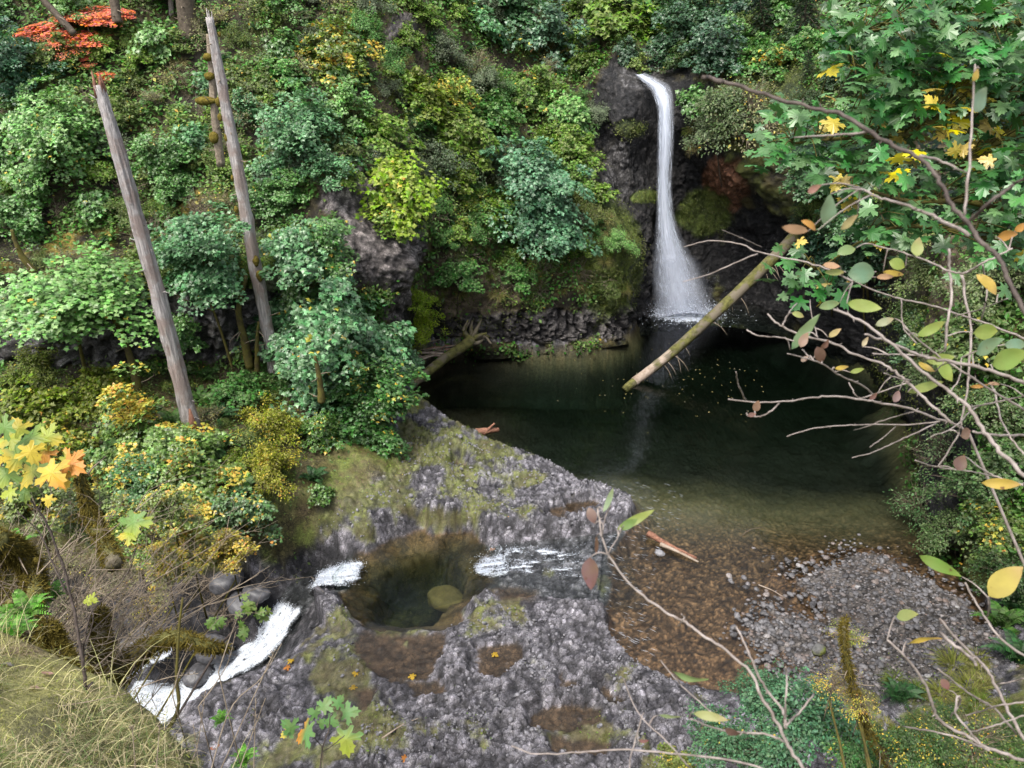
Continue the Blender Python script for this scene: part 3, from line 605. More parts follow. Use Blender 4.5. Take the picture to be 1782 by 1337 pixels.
# spray and foam at its foot
mb = MB(); r = R_(11); n = 5200
an = r.uniform(0, 2*PI, n); rr = np.abs(r.normal(0, .75, n)); P = np.stack([FB[0]+.2+np.cos(an)*rr*1.6, FB[1]-.4+np.sin(an)*rr*.9, np.abs(r.normal(0, .55, n))*np.exp(-rr*.5)], 1)
P = np.vstack([P, np.stack([FB[0]+.1+r.normal(0, .75, 5000), FB[1]-.3+r.normal(0, .35, 5000), np.abs(r.normal(0, .95, 5000))], 1)]); n = len(P); S = np.concatenate([r.uniform(.008, .03, n-5000), r.uniform(.004, .013, 5000)]); T = np.array([[1, 0, 0], [0, 1, 0], [-1, 0, 0], [0, -1, 0.]]); mb.leaves(P, r.normal(size=(n, 3)), r.normal(size=(n, 3)), S, T, [(0, 1, 2, 3)])
n = 1500; an = r.uniform(0, 2*PI, n); rr = np.sqrt(r.uniform(0, 1, n)); P = np.stack([FB[0]+.15+np.cos(an)*rr*1.9, FB[1]-.25+np.sin(an)*rr*1.15, np.full(n, .02)+r.uniform(0, .04, n)], 1)
keep = r.uniform(0, 1, n) < 1.15-rr; P = P[keep]; n = len(P)
mb.leaves(P, np.tile([0, 0, 1.], (n, 1))+r.normal(size=(n, 3))*.15, r.normal(size=(n, 3)), r.uniform(.03, .09, n), np.array([[1.6, 0, 0], [.3, .5, .05], [-1.2, .2, 0], [-.2, -.5, .03]]), [(0, 1, 2, 3)])
rel(mb.build('splash_foam', M['foam'], wf), wf)
# cascades -------------------------------------------------------------
def foam_body(Pth, e, seed, dens=.0, wm=1.25, hgt=.10, name='foam', st=1.6):
    L = np.concatenate([[0], np.cumsum(np.linalg.norm(np.diff(Pth[:, :3], axis=0), axis=1))]); n = max(30, int(L[-1]/.022)); i = np.linspace(0, L[-1], n)
    P = np.stack([np.interp(i, L, Pth[:, k]) for k in range(4)], 1); m = 44; u = np.linspace(-1, 1, m)
    T = norm(np.gradient(P[:, :3], axis=0)); sd_ = norm(np.cross(T, Z3_)); up = np.cross(sd_, T); up = np.where(up[:, 2:3] < 0, -up, up)
    U_, I_ = np.meshgrid(u, i); q = np.stack([U_*np.repeat(P[:, 3:4], m, 1)*5, I_*st, U_*0+seed], -1).reshape(-1, 3); q = q+fbm(q, .6, 2, seed)[:, None]*.9
    a = fbm(q, 1., 5, seed, .6); b = fbm(q*np.array([1., .6, 1]), 2.6, 4, seed+5, .65)
    ed_ = 1-np.abs(U_.ravel())+a*.55; en = np.minimum(sm(0, .30 if L[-1] < 5 else .10, (i/L[-1])), sm(1, .72 if L[-1] < 5 else .95, (i/L[-1]))); en = np.repeat(en, m)
    al = sm(.05, .45, ed_)*sm(-.22-dens, .12-dens, b+a*.5)*sm(.15, .75, en+a*.5)*(en > .02)
    V = P[:, None, :3]+sd_[:, None]*(U_[..., None]*P[:, None, 3:4]*wm)+up[:, None]*((a*.6+b*.5).reshape(n, m, 1)*hgt*1.6+hgt*.5*(1-U_[..., None]**2))
    o = obj(name, mesh(name, V.reshape(-1, 3), gridF(m, n), M['foam_sheet'], True, cols=np.stack([al]*3, 1)), e); rel(o, e)
    r = R_(seed+50); mb = MB(); k = r.choice(len(al), 2600, p=(al+.01)/(al+.01).sum()); PP = V.reshape(-1, 3)[k]+np.repeat(up, m, 0)[k]*np.abs(r.normal(0, hgt*.7, 2600))[:, None]+r.normal(size=(2600, 3))*.02
    mb.leaves(PP, r.normal(size=(2600, 3)), r.normal(size=(2600, 3)), r.uniform(.003, .014, 2600), np.array([[1, 0, 0], [0, 1, 0], [-1, 0, 0], [0, -1, 0.]]), [(0, 1, 2, 3)]); rel(mb.build('spray', M['foam'], e), e)
Z3_ = np.array([0, 0, 1.])
def casc(i0, i1, label, name='cascade', wmul=1., n=1400, seed=1, rough=.14, off=.0, a0=.3, ribs=True):
    Pth = bez(CHP[i0:i1+1], 60); Pth[:, 3] *= wmul; Pth[:, 2] += off
    e = empty(name, Pth[len(Pth)//2][:3], label, 'cascade', 'small cascades of the outlet stream')
    foam_body(Pth, e, seed, a0, 1.3, .09); foam_body(Pth-np.array([0, 0, .03, 0]), e, seed+9, a0-.1, 1.2, .05); return e
cw_ = water_mat('stream_surface', (.8, .83, .82), 0, 1.6, .9)
def stream_sheet():
    Pth = bez(CHP, 220); u = np.linspace(-1, 1, 9); T = norm(np.gradient(Pth[:, :3], axis=0)); sd_ = norm(np.cross(T, [0, 0, 1.]))
    V = Pth[:, None, :3]+sd_[:, None]*u[None, :, None]*Pth[:, None, 3:4]*1.25; V = V.reshape(-1, 3); V[:, 2] += -.02+.03*fbm(V, 3., 2, 5)
    tag(obj('stream_water', mesh('stream_water', V, gridF(9, 220), cw_)), kind='structure')
stream_sheet()
casc(6, 8, 'short white cascade spilling from the left end of the rock basin', wmul=.9, n=2600, seed=2, off=.05, a0=.15)
casc(9, 15, 'long bright cascade pouring down the dark gorge beside the grassy bank', wmul=1.05, n=9000, seed=3, off=.10, rough=.35, a0=.30)
rf = bez(np.vstack([CHP[1:4], [*UZ(880, 985, -.30), 1.], [*UZ(815, 998, -.36), .6]]), 60); rf[:, 2] += .03
e = empty('riffle', rf[30][:3], 'foaming riffle entering the green rock basin from the right', 'cascade', 'small cascades of the outlet stream')
foam_body(rf*np.array([1, 1, 1, .62])+np.array([0, .25, .02, 0]), e, 21, -.20, 1., .06, st=1.2); foam_body(bez(np.vstack([CHP[3:4], [*UZ(880, 988, -.31), .9], [*UZ(820, 998, -.37), .5]]), 40)+np.array([0, 0, .04, 0]), e, 23, .02, .6, .08)
# loose rapids streaks where the pool leaves
mb = MB(); r = R_(15); n = 260; P = []
while len(P) < n:
    a, b = r.uniform(1052, 1190), r.uniform(840, 1150)
    if abs((a-1100)+(b-1000)*.05) < 45+abs(b-950)*.0 or (b < 930 and a > 1080): P.append(UZ(a, b, .012))
P = np.array(P); mb.leaves(P, np.tile([0, 0, 1.], (n, 1)), np.tile([-1., .55, 0], (n, 1))+r.normal(size=(n, 3))*.15, r.uniform(.03, .12, n), np.array([[1., 0, 0], [0, .05, 0], [-1, 0, 0], [0, -.05, 0]]), [(0, 1, 2, 3)])
tag(mb.build('foam_streaks', M['foam']), kind='stuff', label='thin white streaks of foam where the pool drains over rock', cat='foam')
lw = np.array([[*UZ(325, 1122, -2.2), .35], [*UZ(285, 1150, -2.7), .5], [*UZ(245, 1168, -3.1), .5], [*UZ(215, 1185, -3.4), .5]])
# ================================================================== LEAF TEMPLATES
def fan(outl, zc=.0):
    O = np.array(outl, float); V = np.vstack([[.35, 0, zc], O]); n = len(O)
    return V, np.array([(0, i+1, (i+1) % n+1) for i in range(n)])
half = [(0, .0, 0), (.12, .20, .02), (-.05, .40, -.03), (.22, .36, .01), (.28, .62, -.08), (.46, .40, -.02), (.72, .50, -.10), (.66, .20, .0)]
out = half+[(1.05, 0, -.12)]+[(a, -b, c) for a, b, c in half[:0:-1]]
MAPLE_LO = fan([(0, 0, 0), (-.02, .38, -.04), (.24, .30, .02), (.32, .62, -.08), (.55, .26, 0), (1.0, .0, -.1), (.55, -.26, 0), (.32, -.62, -.08), (.24, -.30, .02), (-.02, -.38, -.04)], .05)
h2 = [(0, 0, 0), (-.02, .10, .01), (-.16, .24, -.02), (-.10, .36, -.04), (.06, .30, 0), (.14, .24, .02), (.20, .40, 0), (.14, .56, -.05), (.30, .72, -.10), (.38, .55, -.05), (.50, .60, -.08), (.46, .42, -.02), (.42, .24, .02), (.58, .26, .01), (.66, .36, -.04), (.76, .24, -.04), (.90, .24, -.07), (.88, .10, -.05)]
MAPLE_HI = fan(h2+[(1.10, 0, -.14)]+[(a, -b, c) for a, b, c in h2[:0:-1]], .05)
OVAL = (np.array([[0, 0, 0], [.3, .22, .05], [.72, .2, .04], [1, 0, -.05], [.72, -.2, .04], [.3, -.22, .05], [.3, 0, 0], [.72, 0, -.01]]), np.array([(0, 6, 1), (6, 7, 2), (6, 2, 1), (7, 3, 2), (0, 5, 6), (6, 4, 7), (6, 5, 4), (7, 4, 3)]))
DIA = (np.array([[0, 0, 0], [.5, .3, .04], [1, 0, -.04], [.5, -.3, .04]]), np.array([(0, 1, 2, 3)]))
def frond():
    V, Fq = [], []
    n = 15
    for k in range(n):
        f = (k+.5)/n; x = f*.92; z = .42*math.sin(f*2.3)-.25*f*f; L = .20*math.sin(PI*min(1, (.10+f*.9)))**.6*(1-.35*f); w = .028
        for s in (1, -1):
            b = len(V); V += [(x-w, 0, z), (x+w, 0, z), (x+w+.05, s*L, z-.05), (x+.02, s*L, z-.05)]; Fq.append((b, b+1, b+2, b+3))
    return np.array(V), np.array(Fq)
FROND = frond()
Z3 = np.array([0, 0, 1.])
def crown(seed, leaf, ls, nclump, per, disc=.28, H=1.0, hc=1.3, twig=.02, mat='leaf', fill=(.3, 1.), lay=.06, bmat='bark', upb=1.0, trunkr=.05, lean=0):
    """unit-radius tree: crown centred at height hc.  Returns trunk and crown mesh data."""
    r = R_(seed); C = []
    nl = r.randint(9, 13); wts = []
    lim = []
    for j in range(nl):
        az = j*2.4+r.uniform(-.5, .5); el = r.uniform(-.45, 1.35)*(1 if j else 1); L = r.uniform(.62, 1.18); lim.append((np.array([math.cos(az)*math.cos(el), math.sin(az)*math.cos(el), math.sin(el)]), L, r.uniform(.10, .24)))
    while len(C) < nclump:
        d, L, sp = lim[r.choice(nl)]; f = r.uniform(.12, 1)**.6; p = d*L*f+r.normal(size=3)*sp*(.6+.7*f)*np.array([1, 1, .55])
        p[2] = p[2]*.75+.25*round(p[2]*4.5)/4.5      # foliage gathers in tiers
        if np.linalg.norm(p) > 1.25: continue
        C.append([p[0], p[1], p[2]*H-.12*(p[0]**2+p[1]**2)])
    C = np.array(C); n = len(C)*per
    c = np.repeat(C, per, 0); ang = r.uniform(0, 2*PI, n); rr = np.sqrt(r.uniform(0, 1, n))*disc*np.repeat(r.uniform(.45, 1.35, len(C)), per)
    outw = norm(c*np.array([1, 1, .3])+1e-4)
    cn_ = norm(Z3*upb+outw*.55+np.repeat(r.normal(size=(len(C), 3))*.22, per, 0))
    A_ = norm(np.cross(cn_, np.array([1., .1, 0]))); B_ = np.cross(cn_, A_)
    P = c+A_*(np.cos(ang)*rr)[:, None]+B_*(np.sin(ang)*rr)[:, None]+cn_*r.normal(0, lay, n)[:, None]
    P[:, 2] -= rr**2*.6
    Nn = norm(cn_+r.normal(size=(n, 3))*.38); D = norm(norm(P-c)*.8+outw*.7+r.normal(size=(n, 3))*.4-Z3*.25)
    mb = MB(); mb.leaves(P+Z3*hc, Nn, D, ls*r.uniform(.6, 1.25, n), leaf[0], leaf[1]); cm = mb.build('crown', M[mat], me_only=True, smooth=False)
    tb = MB(); top = np.array([lean*.3, 0, hc+.35*H])
    tp = bez([[lean*-.2, 0, -1.2], [0, .02, 0], [.04, -.03, hc*.5], [0.02*seed % .1, .02, hc], top], 12); tb.tube(tp, np.linspace(trunkr, trunkr*.3, 12), 6)
    for q in C[::max(1, len(C)//40)]:
        z0 = min(max(.15, (q[2]+hc)*.55), hc); s0 = np.array([0, 0, z0]); e = q+Z3*hc; m = (s0+e)/2+np.array([0, 0, .08])+r.normal(size=3)*.05
        tb.tube(bez([s0, m, e], 6), np.linspace(twig, twig*.25, 6), 4, cap=False)
        for k in range(2):
            e2 = e+r.normal(size=3)*disc*.5*np.array([1, 1, .3]); tb.tube([m, (m+e2)/2+r.normal(size=3)*.03, e2], np.linspace(twig*.5, twig*.15, 3), 3, cap=False)
    tm = tb.build('trunk', M[bmat], me_only=True)
    return dict(crown=cm, trunk=tm, hc=hc)
def fern_me(seed, n=15, mat='fern'):
    r = R_(seed); mb = MB(); an = np.arange(n)*2.4+r.uniform(0, .5, n); el = r.uniform(.15, .75, n)
    D = np.stack([np.cos(an)*np.cos(el), np.sin(an)*np.cos(el), np.sin(el)], 1); N = norm(Z3-D*(D@Z3)[:, None]+r.normal(size=(n, 3))*.12)
    mb.leaves(np.zeros((n, 3)), N, D, r.uniform(.7, 1.1, n), *FROND); return mb.build('fern', M[mat], me_only=True, smooth=False)
def twigs_me(seed, mat='twig_dry', depth=4, nroot=7, r0=.018, name='stems', up=.8, spread=.6):
    r = R_(seed); mb = MB()
    def rec(p, d, L, rad, k):
        pts = [p]; q = p.copy(); dd = d.copy()
        for i in range(4): dd = norm(dd+r.normal(size=3)*.16+Z3*.03); q = q+dd*L/4; pts.append(q.copy())
        mb.tube(pts, np.linspace(rad, rad*.6, 5), 4 if k < 2 else 3, cap=False)
        if k < depth:
            for i in range(r.randint(2, 4)):
                j = r.randint(2, 5); rec(pts[j], norm(dd+r.normal(size=3)*spread), L*r.uniform(.5, .8), rad*.55, k+1)
    for i in range(nroot): rec(r.normal(size=3)*.05*np.array([1, 1, 0]), norm(Z3*up+r.normal(size=3)*.5), .5, r0, 0)
    return mb.build(name, M[mat], me_only=True)
def tuft_me(seed, n=220, mat='grass', name='grass_tuft', L=(.5, 1.1), w=.012, sp=.25, droop=1.2):
    r = R_(seed); mb = MB(); an = r.uniform(0, 2*PI, n); o = np.stack([np.cos(an), np.sin(an), np.zeros(n)], 1); P = o*np.sqrt(r.uniform(0, 1, n))[:, None]*sp
    L_ = r.uniform(*L, n); d = norm(o*r.uniform(.2, 1., n)[:, None]+Z3*.9+r.normal(size=(n, 3))*.2); sd_ = norm(np.cross(d, Z3)); rows = []
    for k in range(5):
        f = k/4; c = P+d*(L_*f)[:, None]-Z3*(droop*L_*f*f*.55)[:, None]; ww = w*(1-f*.85); rows.append(np.stack([c-sd_*ww, c+sd_*ww], 1))
    V = np.stack(rows, 1).reshape(-1, 3); k = np.arange(4)[:, None]*2; Fq = np.concatenate([k, k+1, k+3, k+2], 1)
    mb.add(V, (Fq[None]+(np.arange(n)*10)[:, None, None]).reshape(-1, 4)); return mb.build(name, M[mat], me_only=True)
def conifer(seed):
    r = R_(seed); mb = MB(); tb = MB(); tb.tube([[0, 0, -1], [0, 0, 1], [0.03, 0, 2.7]], [.06, .045, .01], 6); P, N, D, S = [], [], [], []
    for k in range(60):
        h = .15+2.5*(k/60); L = (1-.32*h)*r.uniform(.75, 1.1); an = k*2.4; d = np.array([math.cos(an), math.sin(an), -.12]); p0 = np.array([0, 0, h])
        pts = [p0+d*L*f+Z3*(-.25*L*f*f) for f in np.linspace(0, 1, 5)]; tb.tube(pts, np.linspace(.014, .003, 5), 3, cap=False)
        for i in range(70):
            f = r.uniform(.12, 1); q = p0+d*L*f-Z3*.25*L*f*f; s = np.array([-d[1], d[0], 0])*r.choice([-1, 1]); dd = norm(d*.6+s*1.+Z3*r.uniform(-.35, .05)); P.append(q+s*r.uniform(0, .14)*(1.1-f)); D.append(dd); N.append(Z3+r.normal(size=3)*.3); S.append(r.uniform(.07, .15))
    mb.leaves(np.array(P), np.array(N), np.array(D), np.array(S), np.array([[0, .0, 0], [.4, .13, .0], [1, 0, -.1], [.4, -.13, 0]]), [(0, 1, 2, 3)])
    return dict(crown=mb.build('crown', M['leaf_small'], me_only=True, smooth=False), trunk=tb.build('trunk', M['bark'], me_only=True), hc=1.2)
PR = {
 'maple': [crown(s, MAPLE_LO, .20, 42, 22, .33, H=.85, hc=1.2) for s in (1, 2, 3, 4)],
 'bigmaple': [crown(s, MAPLE_LO, .098, 84, 44, .27, H=1.15, lay=.03, upb=1.6, hc=1.5, twig=.014, trunkr=.035, bmat='bark_moss') for s in (11, 12, 13)],
 'hugemaple': [crown(s, MAPLE_LO, .068, 150, 66, .25, H=1.15, lay=.022, upb=1.7, hc=1.5, twig=.010, trunkr=.03, bmat='bark_moss', fill=(.25, 1.)) for s in (15, 16, 17)],
 'vine': [crown(s, MAPLE_LO, .11, 80, 34, .26, H=.75, hc=1.0, twig=.012, mat='leaf_small', lay=.03, trunkr=.03, upb=1.6) for s in (21, 22, 23, 24)],
 'small': [crown(s, DIA, .075, 120, 46, .20, H=.8, hc=.85, twig=.011, mat='leaf_small', lay=.07, trunkr=.02) for s in (31, 32, 33, 34)],
 'airy': [crown(s, OVAL, .075, 70, 14, .26, H=.9, hc=.9, twig=.012, mat='leaf_small', lay=.1, trunkr=.022, bmat='twig_dry') for s in (41, 42, 43)],
 'conifer': [conifer(s) for s in (51, 52)],
}
FERN = [fern_me(s) for s in (1, 2, 3, 4)]
TUFT = [tuft_me(s) for s in (1, 2, 3)]
DEAD = [twigs_me(s) for s in (1, 2, 3)]
ALL = []     # (root, px, py, kindword, look)
def rootpt(q):
    """where a stem leaning out from the viewer's side of the slope is rooted"""
    best = None
    for d in ((-.45, -.75, -.55), (0, -.8, -.6), (.3, -.7, -.6), (0, 0, -1)):
        h = BV.ray_cast(Vector(q), Vector(norm(np.array(d, float))), 14)
        if h[0] is not None and (best is None or h[3] < best[0]*.8): best = (h[3], np.array(h[0]))
    return best[1]+norm(best[1]-np.array(q))*.15 if best else None
def linear_place(root, pos, scale, rz, axis=None, sq=(1, 1, 1)):
    q = Matrix.Rotation(rz, 4, 'Z')
    if axis is not None: q = Vector((0, 0, 1)).rotation_difference(Vector(axis)).to_matrix().to_4x4() @ q
    root.rotation_mode = 'QUATERNION'; root.location = Vector(pos); root.rotation_quaternion = q.to_quaternion(); root.scale = Vector([scale*s for s in sq])
CATS = dict(maple='maple', bigmaple='maple', vine='vine maple', small='shrub', airy='shrub', conifer='conifer')
NAMES = dict(maple='maple_sapling', bigmaple='maple_tree', vine='vine_maple', small='leafy_shrub', airy='twiggy_shrub', conifer='conifer_tree')
def plant(kind, px, py, rpx, color, yf=0., pull=.5, label=None, t=None, seed=None, group=None, sq=(1, 1, 1), tilt=.35):
    h = cast(px, py)
    if h is None: return None
    p, nrm, dep = h
    if t: dep = t; nrm = np.array([0, 0, 1.]); tilt = 0
    Rm = rpx*dep/F; C = UT(px, py, dep-Rm*pull) if not t else UT(px, py, t)
    pk = kind if kind not in ('maple', 'bigmaple') else ('maple' if rpx < 40 else 'bigmaple' if rpx < 72 else 'hugemaple')
    pr = PR[pk][(seed if seed is not None else random.randrange(99)) % len(PR[pk])]
    ax = norm(Z3+tilt*nrm*np.array([1, 1, 0]))
    pos = C-ax*pr['hc']*Rm*sq[2]
    root = bpy.data.objects.new(NAMES[kind], None); COL.objects.link(root); root.empty_display_size = .2
    linear_place(root, pos, Rm, random.uniform(0, 6.28), ax, sq)
    tr = obj('trunk', pr['trunk'], root); cr_ = obj('crown', pr['crown'], root); cr_.color = (*color, 1-yf)
    if t:
        g = rootpt(pos)
        if g is not None:
            mb = MB(); a_ = np.array(pos); mb.tube(bez([g, (g+a_)/2+np.array([.1, .08, -.1]), a_], 12), np.linspace(.022, .014, 12), 6, rough=.2); o_ = mb.build('trunk', M['bark_moss'], root); o_.matrix_parent_inverse = Matrix.LocRotScale(root.location, root.rotation_quaternion, root.scale).inverted()
    tag(root, label, CATS[kind], group)
    ALL.append([root, px, py, kind, color, yf, rpx, label]); return root
def put(name, me, cat, px, py, spx, color=None, label=None, kind='fern', tilt=.5, group=None, t=None):
    h = cast(px, py)
    if h is None: return None
    p, nrm, dep = h
    if t: p = UT(px, py, t); dep = t
    o = obj(name, me); s = spx*dep/F
    linear_place(o, p-nrm*.05*s, s, random.uniform(0, 6.28), norm(Z3+tilt*nrm)); 
    if color is not None: o.color = color
    tag(o, label, cat, group); ALL.append([o, px, py, kind, color or (.2, .2, .2), 0, spx, label]); return o
# ---- colours
TEAL = (.100, .215, .092); GRN = (.10, .21, .058); LGT = (.16, .30, .09); YG = (.15, .235, .045); BYG = (.20, .29, .035); OLV = (.11, .155, .04); DRK = (.025, .05, .022); PALE = (.20, .20, .09); GREY = (.11, .14, .08); RED = (.70, .20, .12)
K = [ # kind px py r color yellow pull label
 ('bigmaple',565,575,118,TEAL,.03,.9,'large teal green maple in front of the cliff, left of the pool'),('bigmaple',530,460,66,TEAL,.03,.9,'top of a teal maple rising between the slender snag and the grey rock'),('bigmaple',640,640,72,TEAL,.02,.9,'teal maple beside the left shore of the pool'),
 ('bigmaple',640,720,95,(.07,.16,.045),.10,.7,'maple with small yellow leaves spreading over the mossy mound'),
 ('bigmaple',345,455,95,TEAL,.0,.9,'dark green maple between the two tall bare snags'),
 ('bigmaple',120,535,118,LGT,.02,.9,'light green maple in front of the pale rock band at left'),
 ('bigmaple',935,345,92,(.085,.19,.095),.0,.8,'blue green maple standing alone on the promontory beside the waterfall'),
 ('maple',520,260,85,TEAL,.0,.5,'dark maple just right of the thin mossy snag'),
 ('maple',575,300,40,TEAL,.0,.5,None),('bigmaple',100,265,88,LGT,.05,.5,'pale maple high on the slope left of the broken snag'),
 ('maple',440,200,40,TEAL,0,.4,None),('maple',30,110,75,(.05,.13,.06),0,.4,None),('maple',35,390,58,GRN,0,.4,None),('maple',45,330,40,LGT,0,.5,None),
 ('maple',290,290,50,GRN,.02,.4,None),('maple',300,340,40,GRN,0,.4,None),('bigmaple',585,95,62,(.11,.17,.03),.55,.4,'maple turning bright yellow near the top of the slope'),
 ('maple',600,130,36,LGT,.2,.4,None),('maple',600,195,50,LGT,0,.4,None),('vine',700,150,50,YG,0,.4,None),('vine',700,330,72,BYG,.04,.7,'bright yellow green vine maple hanging over the grey rock face'),
 ('vine',690,380,50,YG,.05,.6,None),('vine',660,240,60,YG,0,.5,None),('vine',735,170,60,(.14,.19,.03),.02,.5,None),('vine',790,160,45,YG,.45,.4,'yellowing vine maple on the dark slope above the promontory'),
 ('vine',800,240,60,(.11,.17,.03),0,.5,None),('vine',860,200,50,GRN,0,.5,None),('vine',930,160,55,(.11,.18,.04),.02,.4,None),('vine',985,205,50,LGT,0,.4,None),
 ('vine',1000,270,50,(.13,.21,.04),0,.5,None),('vine',990,310,40,(.13,.22,.05),0,.6,None),('small',850,290,45,GREY,0,.4,None),('small',770,280,60,(.07,.10,.05),0,.3,None),
 ('bigmaple',950,80,70,(.08,.155,.085),.03,.4,'pale blue green maple on the hillside above the waterfall ledge'),('bigmaple',880,30,70,(.07,.15,.06),0,.4,None),
 ('vine',1075,45,80,(.14,.22,.04),0,.3,'yellow green thicket in the valley behind the waterfall'),('bigmaple',1140,30,60,(.06,.13,.05),0,.3,None),
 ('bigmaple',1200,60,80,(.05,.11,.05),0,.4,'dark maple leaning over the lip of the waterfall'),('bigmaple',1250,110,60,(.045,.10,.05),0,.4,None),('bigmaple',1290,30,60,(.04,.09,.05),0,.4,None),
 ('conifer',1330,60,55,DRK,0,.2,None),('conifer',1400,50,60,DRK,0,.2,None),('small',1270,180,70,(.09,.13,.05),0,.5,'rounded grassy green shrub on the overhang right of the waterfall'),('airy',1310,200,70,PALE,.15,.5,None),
 ('vine',1350,110,35,(.12,.15,.03),.5,.4,None),('small',1240,230,50,(.08,.11,.05),0,.4,None),('maple',1210,180,35,GRN,0,.4,None),('vine',1110,110,22,(.16,.22,.06),.03,.5,None),
 ('small',728,520,34,(.20,.30,.02),.0,.9,'bright lime green shrub at the mouth of the dark hollow'),('small',735,565,38,(.21,.29,.02),.0,.9,'lime green shrub just below the brighter one by the dark hollow'),
 ('small',1075,425,32,LGT,0,.7,None),('small',1060,500,26,(.09,.13,.03),0,.4,None),('small',1020,360,40,(.15,.18,.05),0,.4,None),('vine',800,480,40,GRN,0,.5,None),('vine',900,480,35,GRN,0,.5,None),
 ('vine',840,360,40,(.12,.18,.03),.03,.4,None),('vine',800,310,45,(.12,.17,.03),0,.4,None),('vine',800,400,28,YG,.05,.4,None),('maple',570,430,60,GRN,.05,.9,None),('maple',310,590,40,GRN,0,.8,None),
 # left bank
 ('vine',60,720,70,(.15,.20,.03),.05,.3,None),('vine',180,690,60,(.16,.20,.03),.08,.3,None),('vine',110,770,60,(.14,.18,.03),.1,.3,None),('small',70,640,50,(.13,.17,.03),.05,.3,None),
 ('small',470,740,55,(.20,.22,.03),.2,.6,'yellow green small leaved shrub beside the snag foot'),('small',470,815,52,(.22,.23,.03),.25,.7,'pale yellow small leaved bush on the edge of the mossy mound'),('small',430,760,35,OLV,.2,.4,None),
 ('bigmaple',250,765,95,(.14,.23,.06),.75,.9,'maple with yellow and green leaves left of the snag foot'),('maple',330,850,70,(.13,.21,.05),.7,.9,'yellowing maple bush below the snag foot'),
 ('maple',420,900,60,(.09,.17,.06),.15,.9,'green maple bush overhanging the head of the cascade'),('maple',240,860,60,(.08,.17,.06),.1,.8,None),('maple',560,760,40,(.09,.18,.04),.1,.5,None),
 ('bigmaple',690,620,40,TEAL,0,.5,None),('maple',560,860,25,(.09,.17,.04),0,.5,None),('vine',480,660,40,GRN,0,.5,None),('vine',410,680,50,GRN,0,.4,None),
]
HG = 'trees and shrubs growing on the canyon slopes'
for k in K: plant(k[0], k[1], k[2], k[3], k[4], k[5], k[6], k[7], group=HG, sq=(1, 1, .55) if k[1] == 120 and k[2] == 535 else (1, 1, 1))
# orange and yellow sprays nearer, behind the dead branches
for a, b, rr_, t, c, y, l in [(330,950,62,14.5,(.2,.2,.05),.75,'orange leaved maple above the cascade'),(400,960,42,14,(.2,.16,.03),.85,'deep orange maple spray hanging over the dark gorge'),(230,935,45,12,(.12,.2,.04),.5,'yellow green maple behind the dead branches'),(290,1000,45,13,(.2,.2,.08),.7,None),
                          (170,900,60,13,(.13,.17,.05),.3,None),(60,880,60,12,(.13,.17,.05),.3,None),(120,985,50,11.5,(.17,.17,.07),.25,None),(195,1025,44,11,(.16,.16,.08),.2,None),(255,1055,36,11.5,(.20,.17,.08),.35,None),(110,1060,40,9.5,(.14,.16,.06),.15,None),(300,900,50,13.5,(.14,.19,.05),.4,None)]:
    plant('airy' if b > 980 and y < .5 and not l else 'maple', a, b, rr_, c, y, 0, l, t=t, group=HG)
# red vine maple, top left
for a, b, rr_, l in [(90,52,46,'bright red vine maple at the top left'),(160,30,50,'red vine maple spray above and right of the brightest one'),(140,68,40,None),(195,22,30,None),(150,100,20,None),(180,130,16,None),(920,128,14,'small orange red vine maple on the slope left of the waterfall')]:
    plant('vine', a, b, rr_*.8, RED, .04, .6, l, group=HG, sq=(1.3, 1.3, .42))
    plant('airy', a+random.uniform(-15, 25), b+random.uniform(-4, 14), rr_*.8, (.72, .26, .14), .05, .8, None, group=HG, sq=(1.4, 1.4, .4))
# ---- random fill in picture space, each rooted on the slope
def fill_kind(px, py):
    u = random.random()
    if px < 620 and py < 480:
        if u < .22: return 'maple', random.choice([GRN, TEAL, LGT]), .03, (22, 48)
        if u < .5: return 'airy', random.choice([PALE, OLV, (.22, .21, .08)]), .25, (26, 55)
        if u < .7: return 'small', random.choice([OLV, YG, GREY]), .12, (22, 45)
        return 'vine', random.choice([YG, GRN, OLV]), .08, (22, 50)
    if px < 1050:
        if u < .45: return 'vine', random.choice([YG, GRN, (.10, .16, .03)]), .03, (20, 42)
        if u < .8: return 'small', random.choice([GRN, GREY, (.06, .09, .03)]), .03, (20, 42)
        if u < .9: return 'maple', random.choice([GRN, TEAL]), .02, (20, 36)
        return 'airy', PALE, .1, (20, 40)
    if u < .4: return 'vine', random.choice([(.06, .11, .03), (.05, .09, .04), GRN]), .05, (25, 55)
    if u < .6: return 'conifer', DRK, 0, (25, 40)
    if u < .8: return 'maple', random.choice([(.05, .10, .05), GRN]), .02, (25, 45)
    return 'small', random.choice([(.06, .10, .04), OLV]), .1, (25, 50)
def blocked(px, py):
    if 540 < px < 745 and 320 < py < 640 and not (px > 660 and py < 400): return True      # grey rock face
    if 1040 < px < 1390 and 110 < py < 600: return True       # fall alcove
    if px > 700 and px < 1110 and py > 455: return True
    if px > 700 and py > 575: return True
    if px < 560 and 520 < py < 660: return True
    if 1380 < px < 1560 and 380 < py: return True
    if 1040 < px < 1110 and py > 230: return True
    return False
def in_ground(px, py): return py > 640
pts = []
n = 0; tries = 0
while n < 310 and tries < 12000:
    tries += 1; px = random.uniform(-260, 1900); py = random.uniform(-25, 650)
    if blocked(px, py) or px > 1560 and py > 400: continue
    if any((px-a)**2+(py-b)**2 < 29**2 for a, b in pts): continue
    pts.append((px, py)); k, c, y, rg = fill_kind(px, py); f = random.uniform(.8, 1.2)
    if plant(k, px, py, random.uniform(*rg), tuple(v*f for v in c), y*random.random()*.4, .35, group=HG): n += 1
